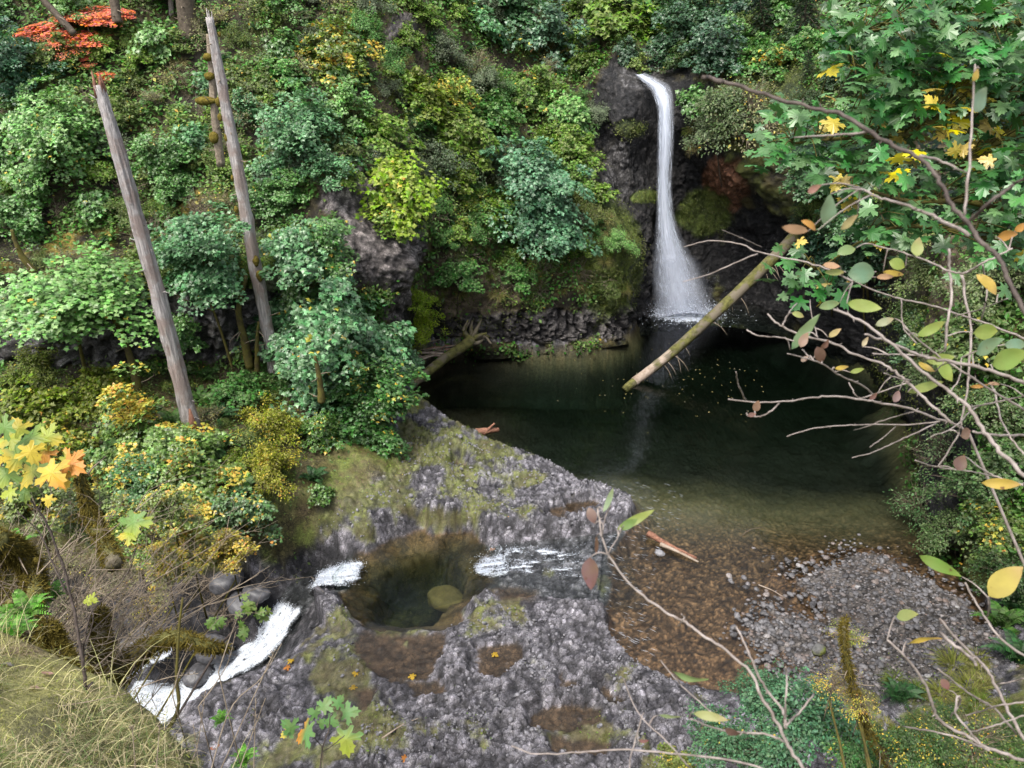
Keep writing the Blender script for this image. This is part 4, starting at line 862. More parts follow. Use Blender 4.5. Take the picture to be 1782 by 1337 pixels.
# left bank fill
for i in range(34):
    px, py = random.uniform(-10, 520), random.uniform(660, 930)
    if px > 300 and py > 880: continue
    k, c, y, rg = random.choice([('vine', (.13, .18, .03), .06, (20, 36)), ('small', (.10, .14, .03), .1, (20, 34)), ('airy', PALE, .2, (20, 36)), ('maple', GRN, .05, (18, 30))]); plant(k, px, py, random.uniform(*rg), c, y*.4, .3, group=HG)
# right bank
for a, b, rr_, k, c, y in [(1640,780,60,'airy',(.12,.18,.08),0),(1690,850,70,'small',(.08,.14,.05),0),(1600,890,60,'airy',(.11,.19,.08),0),(1660,920,55,'small',(.09,.14,.05),0),(1740,920,60,'vine',(.10,.15,.04),.1),(1760,800,60,'vine',(.07,.12,.04),0),(1640,640,60,'small',(.09,.13,.05),0),
                        (1720,700,70,'small',(.09,.14,.05),.02),(1600,560,60,'small',(.10,.15,.05),0),(1690,580,70,'vine',(.10,.15,.05),.02),(1620,480,60,'small',(.13,.17,.06),0),(1740,480,80,'small',(.13,.17,.07),0),(1500,380,60,'maple',(.06,.13,.05),.02),(1430,300,60,'maple',(.06,.13,.05),0),(1450,450,45,'maple',(.05,.12,.06),0),
                        (1500,460,50,'maple',(.06,.13,.06),.02),(1420,420,30,'maple',(.05,.12,.07),0),(1770,1000,60,'small',(.05,.09,.03),0),(1560,330,60,'vine',(.12,.17,.05),.05),(1640,380,60,'small',(.15,.18,.06),0),(1600,600,50,'maple',(.06,.12,.05),0),(1560,720,25,'airy',(.1,.16,.06),0)]:
    plant(k, a, b, rr_, c, y, .6, group=HG)
# ferns
FG = 'sword ferns on the banks'
fp = [(385,730,42),(300,740,40),(350,700,36),(420,850,45),(430,905,40),(545,835,34),(250,720,34),(190,790,36),(390,780,36),(310,810,40),(320,650,30),(360,660,30),(790,430,26),(700,620,24),(590,230,34),(640,140,30),(760,300,22),(820,420,26),(200,150,26),(170,190,28),(250,410,22),(190,420,24),(160,400,24),(560,60,24),(330,280,24),
      (1310,110,34),(1290,130,30),(1740,1090,60),(1770,1150,60),(1560,1215,50),(1760,1060,50),(1420,240,36),(1360,250,30),(610,280,24),(880,520,14),(120,820,36),(60,830,34),(150,850,36),(50,690,24),(455,560,22),(640,60,24),(730,420,18),(780,470,16),(1590,1290,45)]
for i in range(70):
    px, py = random.uniform(0, 1050), random.uniform(20, 560)
    if not blocked(px, py): fp.append((px, py, random.uniform(16, 26)))
for a, b, s in fp:
    put('sword_fern', random.choice(FERN), 'fern', a, b, s, (*random.choice([(.035, .085, .03), (.05, .10, .03), (.06, .12, .03)]), 1), group=FG)
# dead brush and grass
for i in range(60):
    px, py = random.choice([(random.uniform(0, 620), random.uniform(80, 470)), (random.uniform(750, 1060), random.uniform(380, 520)), (random.uniform(80, 420), random.uniform(870, 1080))])
    if not blocked(px, py) or py > 380: put('dead_brush', random.choice(DEAD), 'dead brush', px, py, random.uniform(28, 50), kind='dead', group='dead brush on the slopes', tilt=.3)
for i in range(110):
    px, py = random.choice([(random.uniform(0, 620), random.uniform(100, 500)), (random.uniform(760, 1095), random.uniform(400, 530)), (random.uniform(1200, 1380), random.uniform(170, 260)), (random.uniform(930, 1090), random.uniform(330, 520)), (random.uniform(640, 760), random.uniform(20, 260))])
    put('grass_tuft', random.choice(TUFT), 'grass tuft', px, py, random.uniform(16, 30), (*random.choice([(.25, .22, .10), (.20, .19, .07), (.13, .16, .04)]), 1), kind='tuft', tilt=1.2, group='dry grass tufts on the slopes')
for a, b, s in [(1660,1160,60),(1690,1200,60),(1640,1210,50),(1700,1150,45)]: put('grass_tuft', random.choice(TUFT), 'grass tuft', a, b, s, (.20, .21, .06, 1), kind='tuft', group='dry grass tufts on the slopes')
# ------------------------------------------------------------------ ground cover (nobody could count it)
def cover(name, V, n, size, color, mat, tmpl, seed, mask, label, nrm_up=.6, yf=.0):
    r = R_(seed); idx = np.flatnonzero(mask > 0); w = mask[idx]; idx = r.choice(idx, n, p=w/w.sum())
    P = V[0][idx]+r.normal(size=(n, 3))*V[2]; N = norm(V[1][idx]*.7+Z3*nrm_up+r.normal(size=(n, 3))*.5); P = P+V[1][idx]*r.uniform(0, .18, n)[:, None]
    mb = MB(); mb.leaves(P, N, r.normal(size=(n, 3))-Z3*.4, r.uniform(*size, n), *tmpl); o = mb.build(name, M[mat], smooth=False); o.color = (*color, 1-yf); tag(o, label, None, None, 'stuff'); return o
cnn = cn*np.sign((cn*(CAM-cp)).sum(1))[:, None]; cnn = np.where(((cp-CAM)@np.array([0, ct, -st_]) < 0)[:, None], cn, cnn)
cpx, cpy = proj(cp2); vis = (cpx > -420) & (cpx < 2100) & (cpy > -60) & (cpy < 1000); area = np.linalg.norm(np.cross(du, dv), axis=-1).ravel()
bare = np.clip(rk+W['soil']*.7+W['moss']*.6+W['gold']*.5, 0, 1)
dep_ = np.maximum((cp2-CAM)@np.array([0, ct, -st_]), 5)
mk1 = vis*(1-bare)**2*area*(.10+sm(-.05, .2, nB+.5*nC))/dep_*sm(1.4, .9, (cpx > 1040)*(cpx < 1400)*(cpy > 120)*2.)
CV = (cp2, cnn, .12)
cover('ground_cover', CV, 112000, (.10, .24), (.085, .175, .04), 'leaf_small', DIA, 1, mk1, 'low green leaves covering the canyon slopes', yf=.01)
cover('ground_cover', CV, 66000, (.07, .17), (.14, .21, .05), 'leaf_small', DIA, 2, mk1*sm(0, .3, nA)*(cpx < 1100), 'low yellow green leaves covering the canyon slopes', yf=.05)
cover('moss_cover', CV, 26000, (.05, .11), (.10, .12, .03), 'leaf_small', DIA, 3, vis*area*np.clip(W['soil']*.5+W['moss']*1.+W['gold']*.6+W['mossd'], 0, 1)*sm(-.2, .3, nC), 'mossy growth on soil and rock of the promontory')
gv = gp; gn = norm(np.stack([-gfx, -gfy, np.ones_like(gfx)], 1)); gar = (np.gradient(gx)[None]*np.gradient(gy)[:, None]).ravel()
ppx, ppy = proj(gp); gvis = (ppx > -420) & (ppx < 2100) & (ppy > 500) & (ppy < 1400) & (gp[:, 1] > 5)
mkg = gvis*gar*sm(1.2, 2.0, A['base']+A['n1']*.3)*(zz < 6)
cover('ground_cover', (gv, gn, .08), 30000, (.06, .14), (.07, .12, .03), 'leaf_small', DIA, 4, mkg, 'low leaves covering the left bank', yf=.02)
mks = gvis*gar*sm(.2, .6, zz-A['base'])*(gp[:, 1] < 13)
cover('ground_cover', (gv, gn, .08), 26000, (.03, .08), (.07, .12, .03), 'leaf_small', DIA, 6, mks, 'low leaves on the near slope below the viewpoint', yf=.03)
mkm = gvis*gar*np.clip(veg*sm(2.2, 1.4, A['base'])+mk*.6*(zz > .12)*(1-inp), 0, 1)*sm(-.1, .3, fin+mid*.5)*(1-nearside)
cover('moss_cover', (gv, gn, .03), 42000, (.02, .055), (.12, .17, .03), 'leaf_small', DIA, 5, mkm, 'fine moss and clover on the rock bench', nrm_up=1.2, yf=.03)
# ================================================================== SNAGS, LOGS, STONES
def tube_thing(name, label, cat, pts, rad, mat, sides=14, rough=.25, n=40, seed=0, part='trunk', root=None, group=None):
    P = bez(pts, n); Rr = np.interp(np.linspace(0, 1, n), np.linspace(0, 1, len(rad)), rad)
    r0 = root or empty(name, P[0], label, cat, group); mb = MB(); mb.tube(P, Rr, sides*(2 if name == 'snag' else 1), rough=rough, seed=seed, flute=.24 if name == 'snag' else 0); o = mb.build(part, M[mat], r0); rel(o, r0); return r0, P, Rr
def blob(mb, c, s, seed, n=10, rough=.35):
    u = np.linspace(0, 2*PI, n, endpoint=False); v = np.linspace(0, PI, n//2+2)
    U_, V_ = np.meshgrid(u, v); D = np.stack([np.cos(U_)*np.sin(V_), np.sin(U_)*np.sin(V_), np.cos(V_)], -1).reshape(-1, 3)
    rr = 1+rough*fbm(D*1.7+seed*3.1, 1., 3, seed); P = np.asarray(c)+D*rr[:, None]*np.asarray(s)
    m = len(v); i = np.arange(m-1)[:, None]*n; j = np.arange(n)[None]; j2 = (j+1) % n
    mb.add(P, np.stack([i+j, i+n+j, i+n+j2, i+j2], -1).reshape(-1, 4))
def stubs(root, P, Rr, n, seed, mat, L=(.2, .6), part='branch_stub', rad=.025, f0=.1, f1=.98):
    r = R_(seed)
    for k in range(n):
        i = int(r.uniform(f0, f1)*(len(P)-1)); a = r.uniform(0, 2*PI); d = norm(np.array([math.cos(a), math.sin(a), r.uniform(-.3, .5)])); l = r.uniform(*L); mb = MB(); mb.tube([P[i], P[i]+d*(Rr[i]+l*.5), P[i]+d*(Rr[i]+l)+np.array([0, 0, r.uniform(-.1, .1)])], [rad, rad*.7, rad*.3], 5); rel(mb.build(part, M[mat], root), root)
def spikes(root, p, rad, seed, mat, n=7):
    r = R_(seed); mb = MB()
    for k in range(n):
        a = r.uniform(0, 2*PI); q = p+np.array([math.cos(a), math.sin(a), 0])*rad*.6; mb.tube([q-np.array([0, 0, .3]), q, q+np.array([r.uniform(-.06, .06), r.uniform(-.06, .06), r.uniform(.15, .5)])], [rad*.45, rad*.3, .005], 5)
    rel(mb.build('splintered_top', M[mat], root), root)
sb = drop(*UZ(338, 765, 2.4)[:2], 9); Y0 = sb[1]
s1, P, Rr = tube_thing('snag', 'thick grey dead trunk with broken reddish top, left of the other snags', 'snag', [sb-np.array([0, 0, .6]), UY(338, 760, Y0), UY(292, 580, Y0+.1), UY(243, 400, Y0), UY(205, 260, Y0-.1), UY(172, 148, Y0)], [.34, .26, .21, .185, .165, .145, .11], 'snag', 18, .22, 60, 1, group='dead standing snags')
spikes(s1, P[-1], .16, 3, 'redwood'); stubs(s1, P, Rr, 12, 4, 'snag', (.06, .28))
mb = MB(); mb.tube([UY(345, 768, Y0-.25), UY(334, 735, Y0-.3), UY(330, 712, Y0-.28)], [.10, .11, .03], 8, rough=.3); rel(mb.build('rotten_scar', M['redwood'], s1), s1)
Y1 = 24.2
s2, P, Rr = tube_thing('snag', 'tall slender grey snag with moss clumps, its tip near the top edge', 'snag', [UY(484, 690, Y1), UY(474, 620, Y1), UY(447, 480, Y1+.1), UY(415, 300, Y1), UY(388, 160, Y1), UY(364, 30, Y1)], [.22, .19, .175, .165, .15, .13, .09], 'snag', 14, .18, 60, 5, group='dead standing snags')
spikes(s2, P[-1]-Z3*.25, .09, 6, 'snag'); stubs(s2, P, Rr, 16, 7, 'twig_dry', (.15, .5))
for k, (a, b, sx) in enumerate([(383,178,.2),(386,205,.17),(398,240,.2),(410,275,.15),(408,310,.14),(448,455,.25),(455,480,.3),(414,365,.16),(385,60,.1)]):
    sx *= .55; mb = MB(); blob(mb, UY(a-3, b, Y1-.05), (sx*.8, sx*.8, sx*1.3), k+3); rel(mb.build('moss_clump', M['moss'], s2), s2)
s3, P, Rr = tube_thing('snag', 'thin mossy snag standing just behind the slender grey one', 'snag', [UY(385, 290, 26), UY(374, 200, 26), UY(367, 110, 26), UY(362, 60, 26)], [.12, .11, .09, .05], 'twig_dry', 10, .25, 30, 8, group='dead standing snags')
stubs(s3, P, Rr, 8, 9, 'twig_dry', (.2, .5))
for k, (a, b, sx, sy) in enumerate([(358,176,.35,.13),(364,133,.16,.13),(372,240,.16,.2),(362,100,.14,.12)]):
    mb = MB(); blob(mb, UY(a, b, 25.9), (sx, .15, sy), k+13); rel(mb.build('moss_clump', M['moss'], s3), s3)
for a0, b0, a1, b1, Y, rad, mt, lb in [(338,130,314,-60,33,.36,'bark','pinkish grey conifer trunk behind the snag tips'),(300,60,294,-60,34,.10,'twig','very thin pale pole trunk at the top edge'),(343,60,335,-60,35,.22,'bark_moss','mossy trunk at the top edge, right of the grey trunk'),(130,60,20,-60,31,.12,'bark','slanting dark trunk in the top left corner'),(205,40,190,-50,32,.18,'bark','brown trunk behind the red leaves')]:
    t_, P, Rr = tube_thing('tree_trunk', lb, 'tree trunk', [UY(a0, b0, Y), UY((a0+a1)/2, (b0+b1)/2, Y+.1), UY(a1, b1, Y)], [rad, rad*.95, rad*.9], mt, 12, .15, 24, 4, group='live trunks on the upper slope'); stubs(t_, P, Rr, 5, 5, 'twig_dry')
# mossy trunks below the maples at left
for k, (pp, Y, rad, lb) in enumerate([([(245,700),(232,640),(215,590),(190,540)], 22.5, .15, 'leaning brown trunk under the light green maple'), ([(435,640),(425,590),(415,540),(428,480)], 24, .15, 'mossy trunk in the dark gap between the maples'), ([(448,650),(447,600),(450,560)], 23.8, .09, 'thin mossy trunk beside the dark gap'), ([(560,700),(556,660),(548,620)], 21.5, .12, 'twisted brown trunk at the foot of the large teal maple'), ([(200,985),(185,940),(165,900),(140,850),(132,800)], 10.5, .12, 'mossy broken trunk hanging at lower left'), ([(60,475),(35,440),(20,400)], 24, .12, 'bare curved trunk on the rock edge at far left')]):
    t_, P, Rr = tube_thing('leaning_tree', lb, 'tree trunk', [UY(a, b, Y) for a, b in pp], [rad, rad*.85, rad*.6, rad*.4], 'bark_moss' if k != 4 else 'log_moss', 10, .3, 24, 20+k); stubs(t_, P, Rr, 4, k, 'twig_dry', (.2, .6), rad=.02)
# fallen mossy log across the pool
lg, P, Rr = tube_thing('fallen_log', 'long moss covered log leaning from the right cliff into the pool', 'log', [UZ(1100, 668, -.02)-norm(UY(1235, 555, 31.6)-UZ(1100, 668, -.02))*.45, UZ(1100, 668, -.02), UY(1160, 622, 30.4), UY(1235, 555, 31.6), UY(1310, 485, 32.9), UY(1390, 405, 34.3)], [.17, .185, .205, .225, .245, .26, .27], 'log_moss', 16, .14, 60, 31)
n0 = 17; mb = MB(); mb.tube(bez([P[n0-4], P[n0+2], P[n0+8]], 10)+np.array([0, 0, .004]), np.linspace(Rr[n0-2]+.008, Rr[n0+7]-.012, 10), 14, rough=.1); rel(mb.build('bare_end', M['log_bare'], lg), lg)
r = R_(4)
for k in range(14):
    i = r.randint(20, 55); L = r.uniform(.4, 1.); d = norm(np.array([r.uniform(.1, 1.), -.5, r.uniform(-.9, -.2)])); mb = MB(); mb.tube(bez([P[i], P[i]+d*L*.6, P[i]+d*L+np.array([0, 0, -.25*L])], 6), np.linspace(.022, .006, 6), 4); rel(mb.build('branch_stub', M['twig_dry'], lg), lg)
lg2, P, Rr = tube_thing('fallen_log', 'mossy log slanting from its root mass to the left shore', 'log', [UZ(692, 694, .35), UZ(735, 655, .35), UZ(780, 620, .5), UZ(822, 592, .9)], [.16, .19, .22, .25], 'log_moss', 14, .2, 40, 33)
r = R_(6)
for k in range(9):
    d = norm(np.array([r.uniform(-1, 1.2), r.uniform(-.3, .8), r.uniform(-.1, 1.)])); L = r.uniform(.6, 1.3); mb = MB(); mb.tube(bez([P[-1]-d*.1, P[-1]+d*L*.5+r.normal(size=3)*.12, P[-1]+d*L+r.normal(size=3)*.2], 8), np.linspace(.15, .03, 8), 8, rough=.4, seed=k); rel(mb.build('root', M['log_moss'], lg2), lg2)
# driftwood heap
for k in range(26):
    a, b = random.uniform(700, 795), random.uniform(592, 625); L = random.uniform(.5, 1.9); an = random.gauss(.25, .45); p = UZ(a, b, .35+random.uniform(0, .25)); d = np.array([math.cos(an), math.sin(an)*.8, random.uniform(-.08, .12)]); rad = random.uniform(.02, .06)
    mb = MB(); mb.tube(bez([p-d*L/2, p+rng.normal(size=3)*.03, p+d*L/2], 8), np.linspace(rad, rad*.4, 8), 6, rough=.2, seed=k); tag(mb.build('driftwood_stick', M[random.choice(['redwood', 'log_bare', 'twig_dry'])]), 'dry stick in the driftwood heap beside the mossy root mass', 'driftwood', 'driftwood sticks heaped on the left shore')
for nm, lb, pts, rr_, mt in [('driftwood_log', 'pale straight pole lying across the driftwood heap', [(712,616,.4),(760,606,.5),(802,600,.5)], .055, 'log_bare'), ('driftwood_log', 'reddish log end sticking out of the pool beside the rock bench', [(842,756,-.1),(852,745,.12),(861,737,.3)], .07, 'redwood'), ('driftwood_log', 'flat sodden slab of dark red wood just under the pool surface', [(828,752,-.06),(850,750,-.03),(868,748,-.06)], .16, 'redwood'),
                         ('split_log', 'red and grey split log lying in the shallow outlet water', [(1128,928,.16),(1165,950,.09),(1212,972,.02)], .10, 'redwood'), ('pale_stick', 'crooked pale stick lying on the rock bench at the bottom', [(665,1285,.35),(700,1262,.3),(728,1250,.35)], .02, 'log_bare'), ('pale_stick', 'thin white stick lying in the shallows beside the gravel', [(1320,1018,.03),(1345,1028,.04),(1368,1042,.04)], .018, 'log_bare'),('pale_stick', 'short dark forked stick lying in the shallow pool', [(1292,932,.03),(1305,922,.05),(1325,918,.06)], .018, 'bark')]:
    P = bez([UZ(a, b, z) for a, b, z in pts], 14); mb = MB(); mb.tube(P, np.linspace(rr_, rr_*.5, 14), 8, rough=.35, seed=3); o = mb.build(nm, M[mt]); tag(o, lb, 'stick' if 'stick' in nm else 'log')
    if nm == 'split_log':
        pass
mb = MB(); P = bez([UZ(1150, 945, .10), UZ(1180, 958, .07), UZ(1216, 976, 0)], 10)+np.array([-.03, -.08, .02]); mb.tube(P, np.linspace(.07, .03, 10), 6, rough=.4); tag(mb.build('split_log', M['log_bare']), 'pale grey splinter alongside the red split log', 'log')
# stones -------------------------------------------------------------
def stone_me(seed):
    mb = MB(); r = R_(seed); blob(mb, (0, 0, 0), (1, r.uniform(.65, .9), r.uniform(.4, .6)), seed, 12, .25); return mb.build('river_stone', M['stone'], me_only=True)
SM = [stone_me(s) for s in range(8)]
def gz(x, y): return float(ground_z(np.array([x]), np.array([y]))[0])
r = R_(31); cand = []
while len(cand) < 3600:
    a, b = r.uniform(1230, 1730), r.uniform(925, 1215)
    x, y = UZ(a, b, .05)[:2]; cand.append((a, b, x, y))
cand = np.array(cand); ph = fbm(np.stack([cand[:, 2], cand[:, 3], cand[:, 2]*0], 1), .8, 3, 77)
bs = poly_sd(BAR, cand[:, 2]+ph*.5, cand[:, 3]); keep = r.uniform(0, 1, len(cand)) < sm(-1.0, .2, bs+ph*.5); cand = cand[keep]; hz = ground_z(cand[:, 2], cand[:, 3])
sz = np.exp(r.normal(-3.12, .42, len(cand)))*(1+.4*sm(1450, 1300, cand[:, 0])); sz = np.minimum(sz, .105); order = np.argsort(-sz); 
SG = 'rounded river stones on the gravel bar'
mbs = MB()
def zone(a, b):
    if a < 1400: return 'grey river stone at the wet left edge of the gravel bar'
    if b < 1010: return 'grey river stone near the far tip of the gravel bar'
    if b < 1110: return 'grey river stone in the middle of the gravel bar'
    return 'grey river stone near the bottom shrubs on the gravel bar'
for n_, i in enumerate(order):
    p = (cand[i, 2], cand[i, 3], max(hz[i], -.02)+sz[i]*.12)
    if n_ < 285:
        o = obj('river_stone', random.choice(SM)); o.location = p; o.scale = (sz[i]*1.05,)*3; o.rotation_euler = (r.uniform(-.3, .3), r.uniform(-.3, .3), r.uniform(0, 6.28)); tag(o, zone(cand[i, 0], cand[i, 1]), 'stone', SG)
    else: blob(mbs, p, sz[i]*np.array([1, r.uniform(.6, 1), r.uniform(.4, .6)]), i % 50, 7, .3)
r2 = R_(8); n = 2600; a = r2.uniform(1300, 1760, n); b = r2.uniform(930, 1240, n)
Pq = np.array([UZ(x, y, .05) for x, y in zip(a, b)]); ph = fbm(Pq, 1.1, 2, 7); bs = poly_sd(BAR, Pq[:, 0]+ph*.3, Pq[:, 1]); Pq = Pq[bs > -.2]; hz2 = ground_z(Pq[:, 0], Pq[:, 1])
for i in range(len(Pq)): s = r2.uniform(.018, .045); blob(mbs, (Pq[i, 0], Pq[i, 1], hz2[i]+s*.2), s*np.array([1, .8, .6]), i % 40, 6, .3)
tag(mbs.build('gravel', M['stone']), 'small pebbles and gravel between the larger river stones', kind='stuff')
TP = []
for s_ in range(10):
    m_ = MB(); blob(m_, (0, 0, 0), (1, .8, .6), s_+60, 7, .45); TP.append((np.vstack(m_.V), m_.F4[0]))
m_ok = (A['rocky'].ravel() > .5)*(zz > .05)*(zz < .8)*(A['sd'].ravel() < -.05)*(gp[:, 1] > 9.5)*(gp[:, 1] < 24)*(1-veg)*(A['pud'].ravel() < .3)*(A['bsd'].ravel() < -.5)*sm(-.25, .35, fin+mid)*(1-.6*mk)
mbf = MB(); r3 = R_(66); w_ = gar*m_ok; ii = r3.choice(len(w_), 9000, p=w_/w_.sum()); sz3 = np.exp(r3.normal(-3.75, .5, 9000)); kk3 = r3.randint(0, 10, 9000)
for k in range(10):
    q = kk3 == k; j = ii[q]; mbf.leaves(gp[j]+r3.normal(size=(q.sum(), 3))*np.array([.03, .03, 0])+Z3*(sz3[q]*.25)[:, None], gn[j]+r3.normal(size=(q.sum(), 3))*.3, r3.normal(size=(q.sum(), 3)), sz3[q], *TP[k])
M['frag'] = simple('rock_fragment', (.05, .05, .055), (.24, .235, .26), 7, .5, .4, .4, .01)
tag(mbf.build('rock_fragments', M['frag'], smooth=False), 'small loose rock fragments strewn over the rock bench', kind='stuff')
def boulder(label, px, py, spx, z, mat, seed, sh=(1, .8, .62)):
    p = UZ(px, py, z); s = spx*((p-CAM)@np.array([0, ct, -st_]))/F; mb = MB(); blob(mb, (0, 0, 0), s*np.array(sh), seed, 26, .28); o = mb.build('boulder', M[mat]); o.location = p; o.rotation_euler = (0, 0, seed); tag(o, label, 'boulder', 'boulders'); return o
M['boulder_dark'] = simple('boulder_dark', (.03, .03, .033), (.10, .10, .11), 6, .45, .4, .5, .03); M['boulder_grey'] = simple('boulder_grey', (.13, .13, .14), (.27, .27, .29), 6, .6, .3, .4, .02); M['boulder_tan'] = simple('boulder_tan', (.18, .13, .11), (.33, .26, .22), 5, .65, .3, .4, .02)
M['boulder_moss'] = simple('boulder_mossy', (.08, .08, .075), (.18, .175, .17), 5, .7, .3, .4, .02, None, (.12, .14, .03)); M['boulder_brown'] = simple('boulder_brown', (.13, .085, .03), (.24, .16, .06), 4, .8, .2)
boulder('smooth bluish grey boulder, largest on the gravel bar', 1519, 1140, 15, .16, 'boulder_grey', 3); boulder('pinkish tan boulder on the gravel bar just above the grey one', 1508, 1118, 14, .14, 'boulder_tan', 5, (1, .7, .5))
boulder('dark grey boulder with a mossy cap on the gravel bar', 1425, 1131, 13, .12, 'boulder_moss', 7); boulder('yellow brown boulder under water in the green rock basin', 775, 1042, 34, -1.0, 'boulder_brown', 9, (1, .8, .42))
boulder('small grey stone between the tan and the bluish boulders', 1525, 1122, 7, .12, 'boulder_grey', 11); boulder('pale wet stone in the water beside the red split log', 1148, 963, 9, .03, 'boulder_grey', 12)
for k, (a, b, s) in enumerate([(395,1010,30),(415,1050,26),(370,1130,34),(235,1120,26),(255,1100,20),(445,1035,24),(345,1175,26)]): boulder(['dark boulder on the left wall of the gorge, highest of its row','dark boulder in the gorge below the highest one','dark boulder under the mossy arched limb','dark grey rock behind the arched limb','small grey rock beside the dead branches','dark rock at the gorge head beside the stream','wet black rock in the gorge between the two white channels'][k], a, b, s, [-.3, -.7, -2.2, -1.9, -1.5, -.6, -3.][k], 'boulder_dark' if 'boulder_dark' in M else 'boulder_grey', 20+k)
e = empty('cascade', lw[1][:3], 'small white side cascade seen behind the mossy arched limb', 'cascade', 'small cascades of the outlet stream'); foam_body(bez(lw, 30)+np.array([0, 0, .35, 0]), e, 31, .2)
# floating and fallen leaves
def flat_leaf(px, py, z, s, col, name, label, grp, hi=False):
    mb = MB(); mb.leaves(np.zeros((1, 3)), np.array([[random.uniform(-.1, .1), random.uniform(-.1, .1), 1.]]), rng.normal(size=(1, 3)), s, *(MAPLE_HI if hi else DIA)); me = mb.build(name, M['near_leaf'], me_only=True, smooth=False, cols=np.tile(col, (mb.n, 1)).astype(float)); o = obj(name, me); p = UZ(px, py, z); o.location = (p[0], p[1], z if z < .011 else drop(p[0], p[1], 5)[2]+.05); tag(o, label, 'leaf', grp)
for k in range(90):
    a = random.gauss(1190, 90); b = random.gauss(660, 45)
    if b < 590 or a < 930 or a > 1480: continue
    flat_leaf(a, b, .01, random.uniform(.05, .09), random.choice([(.5, .42, .15), (.4, .38, .25), (.6, .5, .2)]), 'floating_leaf', 'pale fallen leaf floating on the dark pool', 'leaves floating on the pool')
for a, b, l in [(622,1165,'yellow maple leaf on wet rock, left of the other yellow leaf'),(716,1167,'yellow maple leaf beside the brown puddle'),(613,1190,'yellow maple leaf below the other yellow leaf on the rock'),(500,1140,'orange leaf on the dark rock beside the cascade'),(505,1133,'small yellow leaf on the dark rock beside the cascade'),(858,1130,'pale yellow leaf at the edge of the brown puddle'),(700,1322,'orange leaf on the rock bench at the bottom'),(858,929,'reddish leaf on the rock beyond the basin')]:
    flat_leaf(a, b, .25, .16, (.65, .42, .03) if 'yellow' in l else (.6, .22, .04), 'fallen_leaf', l, 'fallen leaves on the rock bench', True)
# ================================================================== NEARER PLANTS
RT = np.array([1., 0, 0]); UPv = np.array([0, st_, ct]); FW = np.array([0, ct, -st_])
def z3(p): return [(1180+a/2.96, b/2.96, *c) for a, b, *c in p]
def z6(p): return [(1180+a/2.96, 440+b/2.96, *c) for a, b, *c in p]
def z9(p): return [(1180+a/2.96, 887+b/2.96, *c) for a, b, *c in p]
OV2 = None
def oval_leaf(ln, wd, seed):
    r = R_(seed); n = 9; V = []; 
    cu = r.uniform(-.25, .25); fo = r.uniform(.05, .3)
    for i in range(n):
        f = i/(n-1); w = math.sin(PI*f**.85)**.8*wd/2*(1 if 0 < i < n-1 else 0); z = cu*ln*(f-.5)**2*2
        for s in (-1, -.5, 0, .5, 1): V.append((f*ln-ln/2, s*w, z+abs(s)*w*fo+.02*ln*math.sin(9*f+s*2)*abs(s)))
    return np.array(V), gridF(5, n)
def leaf_part(px, py, L, Wd, ang, col, t, seed, root, name='leaf'):
    r = R_(seed); s = t/F; V, Fq = oval_leaf(L*s, Wd*s, seed); a = math.radians(ang)
    D = RT*math.cos(a)+UPv*math.sin(a); N = norm(-FW+r.normal(size=3)*.25); D = norm(D-(D@N)*N); B = np.cross(N, D); c = UT(px, py, t)
    W_ = c+V[:, 0:1]*D+V[:, 1:2]*B+V[:, 2:3]*N
    f = (V[:, 0]/(L*s)+.5)[:, None]; tip = np.array([[.45, .25, .15]]) if col[0] > .35 else np.array([col])*np.array([[1.25, 1., .8]])
    cc_ = np.array([col])*(1-.5*sm(.5, 1.05, f)) + tip*.5*sm(.5, 1.05, f)
    if root.name in TWP:
        Q = np.vstack(TWP[root.name]); e0, e1 = c-D*L*s*.5, c+D*L*s*.5; d0, d1 = ((Q-e0)**2).sum(1), ((Q-e1)**2).sum(1); ee, qq = (e0, Q[d0.argmin()]) if d0.min() < d1.min() else (e1, Q[d1.argmin()])
        if np.linalg.norm(ee-qq) < .35: mb = MB(); mb.tube(bez([qq, (qq+ee)/2+UPv*.006, ee], 6), np.linspace(.0016, .0009, 6)*t/1.4, 4); rel(mb.build('leaf_stalk', M['twig'], root), root)
    o = obj(name, mesh(name, W_, Fq, M['near_leaf'], True, np.asarray(cc_)), root); return rel(o, root)
TWP = {}
def branch(root, pts, w0, w1, t0, t1, mat='twig', seed=0, knots=True, name='twig', end=None):
    r = R_(seed+len(pts)); P = bez(np.array([(a, b) for a, b, *_ in pts]), len(pts)*5); n = len(P); T_ = np.linspace(t0, t1, n)+.02*np.sin(np.linspace(0, 7, n)+seed)
    Q = np.array([UT(P[i, 0], P[i, 1], T_[i]) for i in range(n)]); W_ = np.linspace(w0, w1, n)/2*.82*T_/F
    W_ = W_*(1+.18*np.sin(np.arange(n)*2.3+seed)*(np.arange(n) % 5 == 0))
    Q = Q+r.normal(size=Q.shape)*W_[:, None]*.35
    if end is not None: Q = np.vstack([Q, bez([Q[-1], (Q[-1]+end)/2+np.array([.05, 0, .05]), end], 8)[1:]]); W_ = np.concatenate([W_, np.linspace(W_[-1], W_[-1]*1.4, 7)])
    TWP.setdefault(root.name, []).append(Q)
    mb = MB(); mb.tube(Q, W_, 7, rough=.12, seed=seed)
    if knots:
        for k in range(max(2, n//7)):
            i = r.randint(1, n-1); d = norm(RT*r.normal()+UPv*r.normal()+FW*r.normal()*.5); mb.tube([Q[i], Q[i]+d*W_[i]*3.2], [W_[i]*.6, W_[i]*.25], 5)
    return rel(mb.build(name, M[mat], root), root)
GR = np.array([1.15, .75, 12.3])
b1 = empty('bare_branch', UT(1700, 420, 1.5), 'dark out of focus bough crossing in front of the right maple, closest to the viewer', 'branch', 'bare branches close to the viewer')
